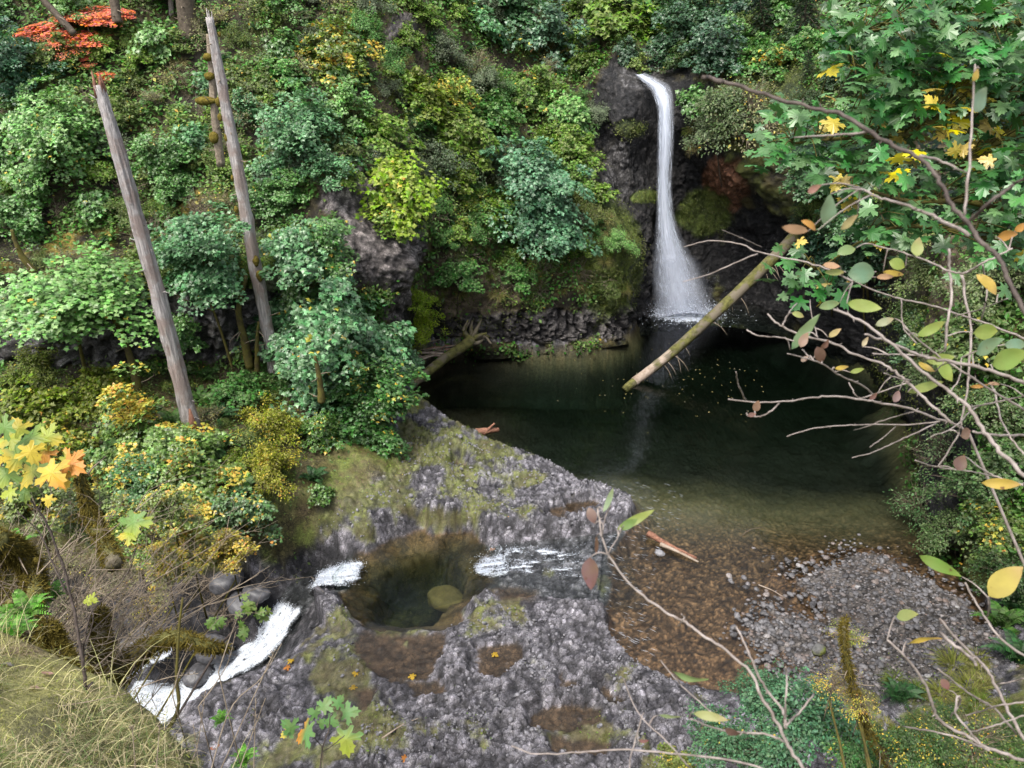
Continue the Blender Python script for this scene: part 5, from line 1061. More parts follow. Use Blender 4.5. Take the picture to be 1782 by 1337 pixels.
branch(b1, z3([(130,395),(300,440),(500,505),(700,560),(850,590),(980,680),(1130,760),(1260,830),(1340,920),(1400,1040),(1490,1150),(1560,1250),(1650,1330)])+z6([(1700,130),(1782,300),(1900,600),(2100,1100)]), 8, 11, 1.35, 1.05, 'twig_dark', 1, end=GR)
branch(b1, z3([(130,395),(160,405),(230,425)]), 11, 8, 1.35, 1.34, 'twig_dark', 11, False)
branch(b1, z3([(600,710),(780,698),(900,690),(980,682)]), 3, 6, 1.4, 1.3, 'twig', 2); branch(b1, z3([(1490,1150),(1600,1050),(1700,970),(1782,920),(1950,830)]), 8, 6, 1.2, 1.1, 'twig_dark', 3)
branch(b1, z3([(920,960),(1040,1020),(1180,1060),(1300,1110),(1400,1160),(1500,1210)]), 4, 9, 1.35, 1.2, 'twig', 4)
branch(b1, z3([(1530,330),(1515,600),(1500,850),(1480,1110)]), 4, 6, 1.3, 1.22, 'twig', 5); branch(b1, z3([(1250,800),(1400,850),(1500,900)]), 7, 3, 1.25, 1.3, 'twig', 6)
b2 = empty('bare_branch', UT(1650, 700, 2.2), 'tangle of pale grey twigs with a few oval leaves reaching left over the pool', 'branch', 'bare branches close to the viewer')
E2 = np.array([2.1, 1.3, 12.0])
for k, (p, w0, w1) in enumerate([([(260,755),(400,770),(560,765),(700,745),(830,740),(960,760),(1060,775),(1200,805),(1320,850),(1420,880),(1500,930)], 3, 6), ([(345,755),(310,680),(300,615)], 4, 2.5), ([(520,775),(460,830),(400,845),(355,835)], 3.5, 3), ([(565,520),(640,540),(740,570),(820,625),(900,660),(960,690),(1010,740)], 2.5, 4.5),
    ([(460,315),(520,370),(600,410),(690,440),(800,465),(900,520),(1020,560),(1100,600),(1160,650),(1240,720),(1310,790),(1410,880)], 4, 6.5), ([(355,400),(420,430),(520,435),(600,455)], 3.5, 3), ([(540,375),(570,310),(610,260)], 3.5, 3), ([(560,945),(700,905),(850,890),(1000,885),(1200,885),(1350,870)], 2, 3), ([(905,915),(960,900),(1100,850),(1210,820)], 1.6, 2.5),
    ([(895,1055),(1000,1030),(1100,985),(1200,940),(1330,880)], 2, 3.5), ([(960,420),(1080,460),(1200,510),(1330,550),(1500,580),(1650,620),(1782,680),(1950,760)], 5, 9), ([(1395,-20),(1400,100),(1410,200),(1390,350),(1375,510)], 6, 5), ([(1460,110),(1480,250),(1510,400),(1500,560),(1490,700),(1460,850),(1440,940),(1340,1100)], 6, 3.5), ([(1460,110),(1600,40),(1720,-20)], 5, 4),
    ([(1460,110),(1380,90),(1280,40),(1160,0),(1000,-40)], 5, 3), ([(870,130),(1000,190),(1150,240),(1300,270),(1450,320),(1600,370),(1782,440),(1900,480)], 3, 5), ([(1420,330),(1560,290),(1700,235)], 3, 2), ([(1160,380),(1240,450),(1340,530),(1480,620),(1600,700),(1782,810)], 3, 5), ([(1220,1070),(1340,1105),(1500,1125),(1640,1155)], 2.5, 3), ([(1480,1050),(1560,1110),(1640,1155),(1782,1200)], 3, 5),
    ([(1500,800),(1640,770),(1782,740)], 4, 3), ([(1520,920),(1660,940),(1782,940),(1900,950)], 5, 6), ([(25,150),(160,110),(300,50),(410,5)], 2, 3), ([(30,-30),(170,-62),(330,-42),(400,-8),(560,30),(740,70),(900,150)], 2, 4), ([(230,-115),(330,-75),(430,-30)], 1.6, 2), ([(990,1000),(1060,950),(1120,895)], 1.6, 2), ([(640,500),(680,540),(740,575)], 3, 2.5), ([(880,670),(920,740),(960,745),(1180,670)], 3, 3),
    ([(1000,520),(1120,525),(1290,530)], 3, 3.5), ([(1060,620),(1110,640),(1200,660)], 3, 3), ([(1570,60),(1590,200),(1560,350)], 4, 3), ([(1630,700),(1660,850),(1720,960),(1782,1040)], 4, 4), ([(1400,720),(1450,640),(1460,540)], 3, 2.5), ([(1300,950),(1420,900),(1530,800),(1640,770)], 2.5, 3), ([(680,240),(690,330),(720,440)], 2, 2.5), ([(1150,240),(1160,380),(1230,470)], 3, 3)]):
    branch(b2, z6(p), w0, w1, 2.0+.25*math.sin(k*1.7), 2.05+.2*math.cos(k*2.1), 'twig', k+20, end=E2 if p[-1][0] > 1790 or k == 0 else None)
branch(b2, z6([(800,290),(940,350),(1060,440),(1180,540),(1290,640),(1400,720),(1500,800),(1580,920),(1660,1030),(1782,1150),(1950,1400)]), 5, 10, 1.6, 1.4, 'twig', 60, end=np.array([1.6, 1., 12.1]))
b3 = empty('bare_branch', UT(1650, 1200, 1.9), 'grey twigs with green and yellow leaves rising in the bottom right corner', 'branch', 'bare branches close to the viewer')
E3 = np.array([1.7, 1.5, 11.9])
for k, (p, w0, w1) in enumerate([([(1080,670),(1180,770),(1260,880),(1310,1010),(1350,1090),(1460,1150),(1600,1230),(1782,1290),(1950,1350)], 5, 8), ([(1350,560),(1420,650),(1520,750),(1600,840),(1660,960),(1720,1070),(1782,1180),(1880,1350)], 5, 8), ([(1480,380),(1530,470),(1590,570),(1680,680),(1782,750),(1900,800)], 4, 6), ([(1440,960),(1430,1050),(1500,1140),(1560,1210)], 4, 5),
    ([(1160,1120),(1300,1140),(1460,1180),(1600,1240)], 3, 5), ([(1350,640),(1480,740),(1540,800)], 8, 6), ([(1340,820),(1500,950),(1620,1020),(1740,1150)], 4, 5), ([(1450,960),(1445,1010),(1400,1070)], 5, 3), ([(1480,1060),(1560,1040),(1650,1010),(1782,990)], 3, 4), ([(1590,560),(1605,500),(1600,450)], 4, 3), ([(1500,1150),(1640,1110),(1782,1060)], 3, 3.5), ([(1640,900),(1700,890),(1782,870)], 2.5, 3)]):
    branch(b3, z9(p), w0, w1, 1.8+.15*math.sin(k*1.7), 1.75+.15*math.cos(k), 'twig', k+80, end=E3 if p[-1][0] > 1800 else None)
b4 = empty('bare_branch', UT(1200, 1100, 1.5), 'long drooping twig with maroon and green leaves rising through the bottom middle', 'branch', 'bare branches close to the viewer')
E4 = np.array([.95, .9, 12.2])
branch(b4, [(1040,885),(1048,935),(1065,975),(1100,1020),(1150,1060),(1190,1082)]+z9([(120,640),(250,730),(380,850),(420,950),(500,1080),(560,1200),(640,1332),(760,1500)]), 4, 8, 1.55, 1.4, 'twig', 101, end=E4)
for k, (p, w0, w1) in enumerate([(z9([(300,600),(370,750),(430,890),(480,960),(540,1040),(560,1130)]), 4, 7), (z9([(700,950),(620,1050),(555,1110)]), 4, 5), (z9([(60,1075),(200,1130),(330,1150),(460,1160),(550,1200)]), 3.5, 5), (z9([(555,810),(560,900),(545,1100)]), 4, 5), ([(890,1298),(930,1312),(1000,1310),(1080,1305),(1180,1312),(1300,1330),(1420,1380)], 2.5, 5), ([(1150,1150),(1180,1187),(1210,1215),(1238,1240)], 2.5, 3),
    ([(1048,935),(1052,905),(1062,880)], 3, 2), ([(1057,965),(1075,935),(1085,915)], 3, 2), ([(1120,1240),(1105,1290),(1095,1337),(1100,1400)], 2.5, 4), ([(1085,1180),(1110,1240),(1160,1290),(1200,1337)], 2.5, 3), (z9([(20,540),(30,560),(0,600)]), 3, 3)]):
    branch(b4, p, w0, w1, 1.5+.08*math.sin(k*1.7), 1.45, 'twig', k+110)
G1c, G2c, Yc, Pk, Mr, Og, Bg = (.15, .29, .16), (.30, .42, .06), (.72, .50, .06), (.62, .36, .20), (.13, .05, .05), (.70, .33, .05), (.22, .36, .12)
LV = [(1440,365,60,38,82,G1c,b1),(1383,399,52,20,172,Pk,b1),(1477,387,62,16,32,(.5,.42,.16),b1),(1416,329,30,14,30,(.45,.2,.17),b1),(1474,436,42,22,20,Bg,b2),(1596,431,40,24,78,(.4,.48,.14),b2),(1410,392,40,14,-25,Og,b1),(1751,409,40,22,10,Og,b2),(1776,396,24,16,40,Og,b2),(1704,174,50,44,75,(.26,.42,.28),b1),(1699,130,28,16,60,Yc,b1),
 (1501,475,56,42,5,G1c,b2),(1504,533,64,26,-12,G2c,b2),(1443,531,54,18,12,(.27,.4,.16),b2),(1400,578,88,22,52,(.16,.30,.12),b2),(1556,476,44,12,-8,Yc,b2),(1562,460,34,24,-20,G2c,b2),(1447,463,34,16,-5,Pk,b2),(1454,474,40,13,0,(.4,.48,.12),b2),(1540,482,40,12,5,Pk,b2),(1720,494,54,24,-52,Yc,b2),(1622,572,62,20,28,G2c,b2),(1715,577,54,32,2,G2c,b2),(1717,602,72,30,22,(.18,.36,.2),b2),(1754,624,78,42,18,(.24,.38,.05),b2),(1768,600,44,24,0,(.2,.36,.22),b2),
 (1612,673,92,18,14,(.36,.46,.1),b2),(1643,645,52,30,-62,G2c,b2),(1612,640,34,14,-40,Yc,b2),(1637,625,50,22,10,(.28,.4,.06),b2),(1744,842,74,22,-2,Yc,b2),(1671,806,34,26,60,Mr,b2),(1427,618,36,22,-70,(.14,.05,.04),b2),(1436,600,24,12,60,(.18,.06,.05),b2),(1317,707,24,15,70,(.25,.12,.08),b2),(1308,722,20,9,10,(.25,.12,.1),b2),(1398,592,34,18,60,(.42,.26,.2),b2),(1389,548,28,12,-15,(.45,.5,.15),b2),(1680,754,28,24,20,(.2,.1,.1),b2),(1465,640,26,9,10,Yc,b2),(1492,645,28,10,15,G2c,b2),(1560,690,26,16,60,(.3,.18,.18),b2),(1520,690,20,10,40,(.2,.08,.06),b2),(1400,625,18,10,40,(.3,.2,.16),b2),(1505,595,22,10,60,(.6,.5,.3),b2),(1452,580,36,12,35,(.6,.48,.2),b2),(1730,668,22,8,-10,Pk,b2),(1705,672,34,8,10,Og,b2),(1540,560,36,16,20,(.4,.44,.25),b2),
 (1636,985,82,24,-22,(.18,.34,.03),b3),(1748,1012,92,48,38,(.62,.50,.08),b3),(1577,1070,46,24,4,(.38,.46,.14),b3),(1607,1112,68,14,8,Yc,b3),(1645,1191,24,16,-60,(.25,.1,.1),b3),(1200,1180,70,16,7,Bg,b4),(1237,1247,66,18,-10,(.42,.46,.16),b4),(1275,1275,34,18,-30,Mr,b4),(1165,1247,44,8,0,(.25,.34,.14),b4),
 (1060,870,52,12,68,(.24,.36,.18),b4),(1106,905,84,18,28,G2c,b4),(1094,912,40,18,30,(.14,.28,.04),b4),(1030,898,34,20,-70,(.28,.16,.17),b4),(1028,998,62,38,-82,(.15,.055,.06),b4),(1038,950,42,8,-85,(.16,.06,.05),b4),(1120,1290,20,8,10,(.3,.12,.12),b4)]
for k, (a, b, L, Wd, an, c, rt) in enumerate(LV): leaf_part(a, b, L*.9, Wd*.88, an, tuple(v*.8+.03 for v in c), {b1: 1.3, b2: 1.95, b3: 1.75, b4: 1.48}[rt]+.05*math.sin(k), k+1, rt)
# ---- big maple leaning in from the right ---------------------------------------------------
TR = UT(2080, 900, 9.5); TR = drop(TR[0], TR[1], 20); TR = TR if TR is not None else UT(2080, 1100, 9.5)
rm = empty('maple_tree', TR, 'big leafed maple reaching in from the right edge, its leaves glossy green', 'maple', HG)
tm_ = MB(); limbs = []
def limb(pts, w0, w1): 
    P = np.array([UT(a, b, t) for a, b, t in pts]); Q = bez(P, 30); tm_.tube(Q, np.linspace(w0, w1, 30), 9, rough=.25, seed=len(limbs)); limbs.append(Q)
Q = bez([TR-Z3*.5, UT(2060, 700, 9.7), UT(2000, 400, 9.6), UT(1960, 200, 9.5), UT(1940, -150, 9.4)], 40); tm_.tube(Q, np.linspace(.28, .12, 40), 12, rough=.2); limbs.append(Q)
for p, a, b in [([(2000,380,9.6),(1860,190,9.4),(1782,220,9.2),(1734,247,9.1),(1700,267,9.),(1673,290,8.9)], .10, .04), ([(1820,200,9.3),(1720,190,9.1),(1670,209,9.),(1619,216,8.9),(1568,236,8.8),(1480,240,8.7),(1380,250,8.7)], .07, .012), ([(1670,209,9.),(1610,190,9.),(1590,165,9.),(1540,130,9.),(1480,110,9.)], .04, .01), ([(1960,200,9.5),(1820,60,9.2),(1740,40,9.),(1640,40,8.9),(1530,52,8.8),(1480,60,8.8)], .06, .012),
                ([(2000,420,9.6),(1850,380,9.4),(1760,370,9.2),(1680,350,9.),(1580,350,8.9),(1480,320,8.8)], .07, .012), ([(2030,560,9.6),(1880,470,9.4),(1760,430,9.2),(1650,400,9.),(1540,400,8.9),(1420,470,8.9)], .06, .01), ([(1960,60,9.5),(1840,-60,9.2),(1700,-50,9.),(1560,-20,8.9)], .05, .012)]: limb(p, a, b)
ALLQ = np.vstack(limbs)
BL = [(1500,60,55),(1560,30,70),(1650,60,100),(1740,70,100),(1470,110,36),(1560,120,75),(1650,150,90),(1740,190,80),(1500,185,50),(1410,225,42),(1350,250,26),(1430,265,42),(1500,255,52),(1580,205,60),(1450,320,34),(1510,300,40),(1565,345,36),(1620,320,50),(1750,300,80),(1720,370,60),(1600,385,50),(1395,470,28),(1430,500,20),(1520,400,45),(1740,430,50),(1690,120,60),(1840,100,100),(1840,300,100),(1400,250,30),(1620,20,60),(1390,210,24)]
P, D, N, S, YW = [], [], [], [], []
r = R_(77)
for a, b, rr_ in BL:
    for k in range(int(rr_*rr_*PI/950)+2):
        an, q = r.uniform(0, 2*PI), rr_*math.sqrt(r.uniform(0, 1)); c0 = UT(a+q*math.cos(an), b+q*math.sin(an), r.uniform(7.9, 10.2)); j = np.argmin(((ALLQ-c0)**2).sum(1)); s0 = ALLQ[j]
        m = (s0+c0)/2+Z3*.12+r.normal(size=3)*.05; tm_.tube(bez([s0, m, c0], 7), np.linspace(.010, .004, 7), 4, cap=False)
        o = norm(c0-s0)
        for i in range(r.randint(4, 8)):
            dd = norm(o*.4+r.normal(size=3)*.75+np.array([-.2, -.2, -.35])); pp = c0+r.normal(size=3)*.12; P.append(pp); D.append(dd); N.append(norm(Z3*.8-FW*.35+r.normal(size=3)*.42)); S.append(r.uniform(.11, .215))
rel(tm_.build('trunk', M['bark_moss'], rm), rm)
P, D, N, S = map(np.array, (P, D, N, S)); lx, ly = proj(P); yz = np.zeros(len(P))
for a, b, q in [(1655,170,55),(1700,255,50),(1575,245,40),(1480,330,34),(1640,215,40),(1720,215,30),(1450,215,16),(1500,120,14),(1360,235,12),(1560,290,24)]: yz = np.maximum(yz, sm(q, q*.5, np.hypot(lx-a, ly-b)))
isy = r.uniform(0, 1, len(P)) < .02+.6*yz
for nm, sel, c, yf in [('crown', ~isy, (.060, .155, .045), .0), ('yellow_leaves', isy, (.42, .34, .05), 0.)]:
    mb = MB(); mb.leaves(P[sel], N[sel], D[sel], S[sel], *MAPLE_HI); o = mb.build(nm, M['leaf'], rm, smooth=False, color=(*c, 1-yf)); rel(o, rm)
# ---- foreground left: maple sapling with large leaves --------------------------------------
def maple_leaves(root, lst, t, seed=0):
    for k, (a, b, s, an, c, *c2) in enumerate(lst):
        r = R_(seed+k); D = RT*math.cos(math.radians(an))+UPv*math.sin(math.radians(an)); N = norm(-FW*.8+Z3*.5+r.normal(size=3)*.3); mb = MB(); L = s*.88*t/F/1.25
        mb.leaves(UT(a, b, t+r.uniform(-.15, .15))[None]-D[None]*L*.45, N[None], D[None], L, *MAPLE_HI); V = np.vstack(mb.V); T = MAPLE_HI[0]
        cc_ = np.tile(c, (len(V), 1)).astype(float)
        if c2: k_ = sm(.25, .7, T[:, 0]+r.normal()*.2+T[:, 1]*r.choice([-.5, .5])); cc_ = cc_*(1-k_[:, None])+np.array([c2[0]])*k_[:, None]
        rel(mb.build('leaf', M['near_leaf'], root, smooth=False, cols=cc_), root)
gb = lambda px, py, t: (lambda q: (rootpt(q) if rootpt(q) is not None else q))(UT(px, py, t))
mp = empty('maple_sapling', UT(140, 1150, 4.2), 'young maple at the left edge with large yellow, green and orange leaves', 'maple', HG)
branch(mp, [(35,855),(65,885),(90,930),(115,1005),(130,1070),(142,1140),(150,1200)], 3.5, 8, 4.0, 4.3, 'twig_dark', 130, end=gb(150, 1200, 4.4)); branch(mp, [(30,890),(70,930),(100,1000),(118,1035)], 2.5, 4, 4.0, 4.15, 'twig_dark', 131); branch(mp, [(235,955),(228,985),(205,1020),(160,1065),(147,1120),(146,1150)], 2, 4, 4.1, 4.3, 'twig_dark', 132); branch(mp, [(150,1120),(162,1080),(158,1050),(163,1030)], 2.5, 3, 4.2, 4.3, 'twig_dark', 133)
Gm, Ym, Om = (.16, .32, .07), (.68, .52, .05), (.70, .28, .04); YGm = (.38, .46, .05)
maple_leaves(mp, [(18,770,62,200,YGm,Ym),(62,765,66,-10,Gm,YGm),(30,742,48,120,YGm,Ym),(88,762,55,-20,YGm,Ym),(5,745,50,190,Gm),(30,800,56,240,Gm,Ym),(55,790,52,-60,Ym),(95,828,66,-50,Ym,Om),(62,828,72,-110,Gm,Ym),(12,830,62,-120,Gm,YGm),(130,812,62,-30,Om),(125,800,50,20,YGm,Om),(80,795,46,-80,Ym,Om),(0,800,50,180,Ym),(85,872,28,-90,Ym),(45,860,44,-80,Gm,YGm),(15,860,36,200,YGm),(-20,780,60,190,YGm),(110,835,50,-75,Om,Ym)], 3.9, 5)
maple_leaves(mp, [(236,915,64,-95,Gm,YGm),(222,935,40,190,YGm,Ym),(248,905,36,40,YGm),(163,1043,26,-20,YGm),(150,1046,20,200,YGm)], 4.05, 45)
ms = empty('maple_seedling', UT(565, 1337, 4.), 'green maple seedling with lobed leaves at the bottom edge, left of centre', 'maple', HG)
branch(ms, [(575,1245),(572,1270),(562,1300),(556,1340),(550,1400),(540,1480)], 2, 4, 3.9, 4.0, 'twig_dark', 140, end=gb(540, 1480, 4.)); branch(ms, [(545,1280),(560,1300)], 2, 2, 3.9, 3.95, 'twig_dark', 141); branch(ms, [(600,1280),(575,1300),(560,1310)], 2, 2, 3.9, 3.95, 'twig_dark', 142)
Sg = (.13, .30, .09)
maple_leaves(ms, [(565,1226,38,70,Sg),(610,1240,44,10,Sg),(604,1290,62,-80,Sg,YGm),(526,1276,56,200,Sg,Om),(503,1262,40,140,Sg),(580,1255,34,-30,Sg),(545,1240,30,150,Sg),(590,1222,30,50,Sg),(560,1260,26,-90,Sg),(500,1275,30,220,Sg,Ym)], 3.95, 60)
sp = empty('maple_sprig', UT(430, 1075, 11), 'bright green maple sprig hanging beside the gorge cascade', 'maple', HG); g = rootpt(UT(400, 1100, 11)); g = g if g is not None else UT(300, 1150, 10.)
branch(sp, [(448,1050),(430,1075),(405,1100),(385,1120)], 3, 5, 11, 11, 'twig_dark', 150, end=g); r = R_(5)
maple_leaves(sp, [(435+r.normal()*13, 1062+r.normal()*14, r.uniform(16, 26), r.uniform(-150, -20), (.15+r.uniform(0, .05), .32, .06)) for _ in range(13)]+[(372+r.normal()*11, 1090+r.normal()*7, r.uniform(16, 24), r.uniform(-160, -20), (.15, .31, .06)) for _ in range(7)]+[(420+r.normal()*7, 1100+r.normal()*9, r.uniform(14, 22), r.uniform(-160, -20), (.15, .30, .06)) for _ in range(6)], 11, 200)
# ---- grassy crest -------------------------------------------------------------------------
bmask = (A['bk'] > -.25) & (gp[:, 1] > 1.) & (gp[:, 0] < .3) & (gp[:, 0] > -5)
idx = np.flatnonzero(bmask); idxw = gar[idx]; r = R_(91)
def blades(n, L, w, col, yf, seed, droop, label, name='grass', sel=None, lean=(0, 0, 0)):
    r = R_(seed); ii = idx if sel is None else idx[sel]; ww = gar[ii]; i = r.choice(ii, n, p=ww/ww.sum()); P = gp[i]+r.normal(size=(n, 3))*np.array([.03, .03, 0]); an = r.uniform(0, 2*PI, n); o = np.stack([np.cos(an), np.sin(an), 0*an], 1)
    L_ = r.uniform(*L, n); d = norm(o*r.uniform(.2, 1.1, n)[:, None]+Z3*.8+np.array(lean)); sd_ = norm(np.cross(d, r.normal(size=(n, 3)))); rows = []
    for k in range(5):
        f = k/4; c = P+d*(L_*f)[:, None]-Z3*(droop*L_*f*f*.6)[:, None]; q = w*(1-f*.85); rows.append(np.stack([c-sd_*q, c+sd_*q], 1))
    V = np.stack(rows, 1).reshape(-1, 3); k = np.arange(4)[:, None]*2; Fq = np.concatenate([k, k+1, k+3, k+2], 1); mb = MB(); mb.add(V, (Fq[None]+(np.arange(n)*10)[:, None, None]).reshape(-1, 4))
    o = mb.build(name, M['grass']); o.color = (*col, 1-yf); tag(o, label, kind='stuff'); return o
g2 = fbm(gp[idx], 1.6, 3, 301)
gsel = (g2+.3*(3.1-gp[idx, 1]) > .0) & (A['bk'][idx] > .0); g3 = (A['bk'][idx] > -.2)
blades(20000, (.10, .30), .0022, (.15, .19, .08), .0, 1, 1.1, 'green grass on the near mossy bank', sel=gsel)
blades(26000, (.12, .40), .0018, (.40, .35, .22), .0, 2, 1.4, 'dry straw coloured grass on the near mossy bank', sel=gsel)
blades(30000, (.015, .045), .003, (.26, .26, .09), .0, 3, .6, 'short moss tufts on the near bank', name='moss_tufts', sel=g3)
blades(400, (.3, .65), .002, (.50, .46, .26), .0, 4, .9, 'long dry grass arching off the edge of the near bank', sel=(A['bk'][idx] < .35) & (A['bk'][idx] > -.05))
SLK = [((352,1400),(398,1240),(455,1180),(490,1120)), ((385,1337),(420,1260),(470,1150),(478,1135)), ((240,1400),(232,1290),(229,1262)), ((268,1400),(275,1300),(279,1255)), ((440,1400),(443,1290),(445,1215)), ((405,1380),(420,1330),(462,1215)), ((330,1337),(345,1290),(358,1200)), ((100,1230),(160,1220),(232,1204)), ((235,1200),(290,1180),(345,1172)), ((300,1210),(318,1150),(335,1120)), ((345,1230),(375,1190),(398,1150),(410,1100)), ((380,1170),(400,1110),(420,1060)), ((343,1400),(345,1330),(336,1260)), ((560,1400),(562,1340),(561,1310))]
for k, p in enumerate(SLK):
    t = 3.6 if k < 6 else 4.0; P = bez([UT(a, b, t+.1*math.sin(k)) for a, b in p], 14); base = drop(P[0][0], P[0][1], P[0][2]+.6)
    if base is not None and base[2] > 9: P = np.vstack([base[None], P])
    mb = MB(); mb.tube(P, np.linspace(.0035, .0015, len(P)), 4); 
    for i in range(3, 9): mb.tube([P[-1-i//2], P[-1-i//2]+np.array([rng.uniform(-.015, .015), 0, .02])], [.003, .0008], 3)
    tag(mb.build('grass_stalk', M['twig_dry']), 'tall pale dry grass stalk leaning on the near bank', 'grass stalk', 'dry grass stalks on the near bank')
for k, (a, b, s, c, l) in enumerate([(82,1177,22,(.5,.3,.26),'pinkish fallen leaf lying on the moss, larger of the two'),(60,1200,18,(.5,.32,.28),'pinkish fallen leaf lying on the moss, smaller and nearer'),(282,1252,24,(.10,.08,.07),'dark cone like scrap of bark on the bank edge'),(375,1300,20,(.45,.15,.08),'reddish fallen leaf at the foot of the bank edge'),(12,1160,24,(.35,.33,.34),'grey dry leaf at the left end of the mossy bank')]):
    h = cast(a, b, 2.)
    if h is None: continue
    V, Fq = oval_leaf(s*h[2]/F, s*.6*h[2]/F, k+70); o = obj('fallen_leaf', mesh('fallen_leaf', V, Fq, M['near_leaf'], True, np.tile(c, (len(V), 1)).astype(float))); o.location = h[0]+h[1]*.012; o.rotation_mode = 'QUATERNION'; o.rotation_quaternion = Vector((0, 0, 1)).rotation_difference(Vector(h[1])); tag(o, l, 'leaf', 'fallen leaves on the near bank')
# ---- brush on the left slope beyond the crest ----------------------------------------------
def rooted(px, py, t, up=8): q = UT(px, py, t); g = rootpt(q); return q, (g if g is not None else q-Z3*2)
def tall_brush(px, py, t, tops, seed, label, mat='twig_dry', w=.011, grp='dead brush on the slopes'):
    q, g = rooted(px, py, t); e = empty('dead_brush', g, label, 'dead brush', grp); r = R_(seed); mb = MB(); n0 = norm
    for a, b in tops:
        e2 = UT(a, b, t+r.uniform(-1, 1)); m = g+(e2-g)*np.array([.35, .5, .55])+r.normal(size=3)*.25; S_ = bez([g-Z3*.2+r.normal(size=3)*.1, m, e2], 16); mb.tube(S_, np.linspace(w*1.4, w*.25, 16), 5)
        for k in range(16):
            i = r.randint(5, 15); d = norm((S_[-1]-S_[3])*.25+r.normal(size=3)*.9); L = r.uniform(.25, .8); s2 = bez([S_[i], S_[i]+d*L*.5+r.normal(size=3)*.05, S_[i]+d*L+r.normal(size=3)*.12], 6); mb.tube(s2, np.linspace(w*.4, w*.12, 6), 3, cap=False)
            for kk in range(3): d2 = norm(d+r.normal(size=3)*.8); L2 = L*r.uniform(.3, .6); j = r.randint(2, 6); mb.tube([s2[j], s2[j]+d2*L2*.5+r.normal(size=3)*.02, s2[j]+d2*L2], [w*.2, w*.15, w*.08], 3, cap=False)
    rel(mb.build('stems', M[mat], e), e); return e
tall_brush(170, 1140, 8.5, [(160,900),(200,880),(280,870),(330,900),(230,930),(300,960),(130,950),(280,850)], 1, 'tall tangle of dead grey brown stems left of the gorge', grp='dead brush on the slopes')
tall_brush(215, 1090, 9.5, [(400,930),(450,1000),(380,900),(470,985),(350,980),(420,960)], 2, 'dead brown stems arching over the head of the gorge')
tall_brush(150, 1150, 8., [(60,900),(110,880),(30,930),(180,960),(90,960),(200,1000)], 3, 'thin grey dead stems behind the young yellow maple')
tall_brush(150, 1160, 7.5, [(130,1040),(240,1020),(290,1050),(180,1010),(330,1080),(100,1060)], 4, 'low twiggy dead bush just beyond the mossy bank')
tall_brush(120, 1120, 10, [(170,960),(230,900),(60,1000),(260,1000),(330,940),(200,980),(140,920)], 8, 'fine dead twigs in front of the left bank thicket', w=.009)
tall_brush(180, 1150, 8.8, [(230,1050),(300,1040),(350,1060),(150,1020),(330,1010),(270,980)], 9, 'dead twigs crowding the edge of the dark gorge', w=.009)
tall_brush(60, 1130, 7.5, [(20,960),(90,1000),(130,930)], 5, 'few dead stems beside the mossy stump at far left', w=.02)
tall_brush(240, 1100, 9.0, [(290,1010),(340,985),(420,1030),(300,1070),(440,905)], 6, 'dead branches leaning across the dark gorge')
def mossy(name, label, pts, t, r0, r1, seed, cat='limb', lump=True, stubsn=4):
    P = bez([UT(a, b, t+.3*math.sin(i)) for i, (a, b) in enumerate(pts)], 36); e = empty(name, P[0], label, cat); mb = MB(); mb.tube(P, np.linspace(r0, r1, 36), 12, rough=.5, seed=seed); rel(mb.build('wood', M['log_moss'], e), e)
    r = R_(seed); mb = MB()
    for k in range(36): i = r.randint(0, 26); rr_ = r0+(r1-r0)*i/36; blob(mb, P[i]+r.normal(size=3)*rr_*.6-Z3*rr_*.2, rr_*r.uniform(.15, .42)*np.array([1, 1, 1.3]), k, 8, .5)
    n = 5200; i = r.randint(0, 34, n); rr_ = (r0+(r1-r0)*i/36)*1.15; o = norm(r.normal(size=(n, 3))); mb.leaves(P[i]+o*rr_[:, None], r.normal(size=(n, 3)), o-Z3*.6, r.uniform(.02, .065, n), np.array([[0, .1, 0], [1, .04, 0], [1, -.04, 0], [0, -.1, 0]]), [(0, 1, 2, 3)])
    rel(mb.build('moss', M['moss'], e), e); stubs(e, P, np.linspace(r0, r1, 36), stubsn, seed, 'twig_dry', (.1, .3), 'twig', .008); return e
mossy('mossy_limb', 'mossy arched limb across the gorge below the dead brush', [(150,1230),(195,1180),(235,1145),(275,1118),(320,1112),(360,1125),(405,1130)], 7.6, .13, .025, 1)
mossy('mossy_limb', 'broken limb thick with moss hanging above the dead brush at lower left', [(132,800),(150,870),(165,910),(185,950),(200,985)], 8.6, .045, .09, 2)
mossy('mossy_stump', 'brown mossy stump at the left edge above the mossy bank', [(40,1110),(40,1040),(20,980),(-30,930)], 6.8, .15, .10, 3, 'stump'); mossy('mossy_stump', 'small mossy stub standing among the dead stems', [(178,1150),(175,1100),(176,1062)], 7.6, .09, .04, 4, 'stump', stubsn=1)
mossy('mossy_limb', 'mossy clump hanging from the far left stump', [(-10,945),(30,960),(58,1000),(62,1045)], 6.6, .10, .06, 5); mossy('mossy_stump', 'narrow mossy stump at the back of the near bank', [(110,1180),(95,1130),(80,1090)], 5.6, .09, .05, 7, 'stump')
q, g = rooted(305, 1240, 5.2); e = empty('slender_trunk', g, 'slender reddish stem standing in front of the bright cascade', 'stem'); mb = MB(); mb.tube(bez([g, UT(306, 1245, 5.2), UT(307, 1180, 5.2), UT(311, 1100, 5.2), UT(318, 1040, 5.2)], 20), np.linspace(.016, .007, 20), 6, rough=.2); rel(mb.build('stem', M['bark_moss'], e), e)
